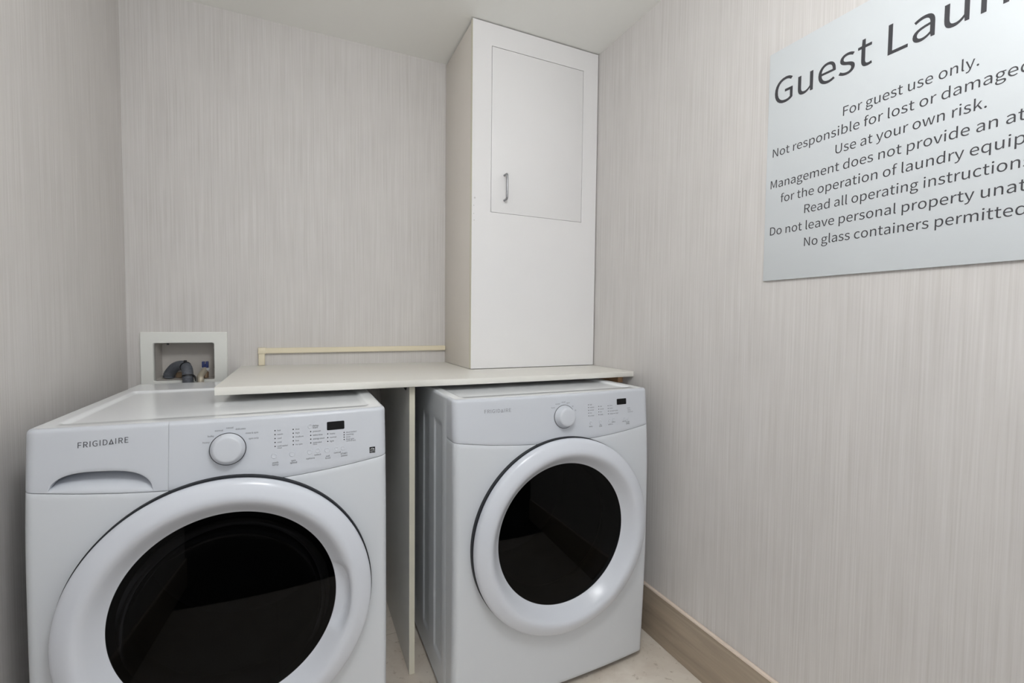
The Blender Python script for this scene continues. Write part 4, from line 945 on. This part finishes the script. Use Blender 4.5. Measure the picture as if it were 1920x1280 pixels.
    for sx in (-0.29, 0.29):
        for yv_ in (0.07, depth - 0.07):
            lathe('levelling_foot', [(0, 0.0), (0.022, 0.0), (0.024, 0.004), (0.018, 0.010), (0.012, 0.012), (0.012, 0.024), (0, 0.024)], (sx, yv_, 0), (0, 0, 1), M['foot'], root, n=20)

    # ---- door
    prof = [(0.2900, -0.003), (0.2975, -0.0025), (0.2998, 0.0005), (0.3006, 0.005), (0.3004, 0.0105), (0.2988, 0.0155), (0.2955, 0.0195), (0.2900, 0.0228), (0.2800, 0.0272), (0.2700, 0.0308), (0.2620, 0.0325), (0.2545, 0.0318), (0.2480, 0.0282), (0.2410, 0.0215), (0.2340, 0.0135), (0.2270, 0.0050), (0.2205, -0.0025), (0.2165, -0.0065), (0.2125, -0.0100)]
    gi = 0.2185 if is_w else 0.2175
    ro = 0.2978
    rg = 0.3008 if is_w else 0.2992
    prof = [(gi + (r - 0.2138) * (ro - gi) / (0.3006 - 0.2138), d) for r, d in prof]
    n = 192
    bm = bmesh.new()
    grid = []
    for j, (r, d) in enumerate(prof):
        row = []
        for q in range(n):
            th = 2 * PI * q / n
            rr, dd = r, d
            if is_w:
                ta = math.atan2(math.sin(th + 0.055), math.cos(th + 0.055))
                u = abs(ta) / 0.345
                if u < 1 and j >= 11:
                    gq = (1 - u ** 3.2) ** 0.75
                    lim = {11: 0.2545, 12: 0.2495, 13: 0.2482, 14: 0.2474, 15: 0.2466, 16: 0.2445, 17: 0.2360, 18: r}[j]
                    rr = r + max(0.0, lim - r) * gq
                    if 13 <= j <= 17:
                        dd = d - (d - (0.0190, 0.0100, 0.0025, -0.0030, -0.0066)[j - 13]) * gq
            row.append(bm.verts.new((rr * math.cos(th), -dd, rr * math.sin(th))))
        grid.append(row)
    for a, b in zip(grid, grid[1:]):
        for q in range(n):
            bm.faces.new((a[q], a[(q + 1) % n], b[(q + 1) % n], b[q]))
    dr = from_bm('door', bm, M['ring'], root, angle=60)
    dr.location = (CXD, SEAT, CZ)
    lathe('door_glass', [(gi, -0.0090)] + [(gi * (1 - i / 14), -0.0090 + 0.008 * (1 - (1 - i / 14) ** 2)) for i in range(1, 15)], (0, 0, 0), (0, -1, 0), M['glass'], dr, n=96, angle=80, label='dark smoked round door glass')
    # dark gap between door and front, and what shows inside through the glass
    lathe('door_gasket', [(0.2890, -0.0030), (rg - 0.0006, -0.0026), (rg, -0.0035), (rg - 0.0006, -0.030), (0.262, -0.032)], (0, 0, 0), (0, -1, 0), M['rubber'], dr, n=128, label='dark rubber gap around the door')
    if is_w:
        lathe('door_bowl', [(0.205, -0.016), (0.195, -0.035), (0.170, -0.055), (0.120, -0.075), (0.0, -0.085)], (0, 0, 0), (0, -1, 0), M['glassbowl'], dr, n=64, label='glass bowl behind the door glass')
    lathe('inner_drum', [(0.262, -0.034), (0.235, -0.05), (0.205, -0.075), (0.20, -0.09), (0.21, -0.11), (0.255, -0.125), (0.265, -0.14), (0.265, -0.46), (0.24, -0.47), (0.10, -0.44), (0, -0.43)], (CXD, SEAT, CZ), (0, -1, 0), M['drum'], root, n=96, angle=50, label='dim metal drum seen through the glass')
    return root

M['glassbowl'] = M['bowl']
b_, nt_, p_ = new_mat('clear_bowl_glass')
nt_.nodes.remove(p_)
_o = [n for n in nt_.nodes if n.type == 'OUTPUT_MATERIAL'][0]
_t = node(nt_, 'ShaderNodeBsdfTransparent'); _t.inputs[0].default_value = (0.86, 0.88, 0.9, 1)
_g = node(nt_, 'ShaderNodeBsdfGlossy'); _g.inputs['Roughness'].default_value = 0.05
_f2 = node(nt_, 'ShaderNodeFresnel'); _f2.inputs[0].default_value = 1.45
_x = node(nt_, 'ShaderNodeMixShader')
nt_.links.new(_f2.outputs[0], _x.inputs[0]); nt_.links.new(_t.outputs[0], _x.inputs[1]); nt_.links.new(_g.outputs[0], _x.inputs[2]); nt_.links.new(_x.outputs[0], _o.inputs[0])
M['glassbowl'] = b_

make_machine('washing_machine', 'white front-load washing machine by the left wall, with detergent drawer', (-0.145, 1.200, 0.0), 0.695, 1.25)
make_machine('clothes_dryer', 'white front-load clothes dryer standing right of the divider panel', (0.729, 1.232, 0.0), 0.720, 1.0)
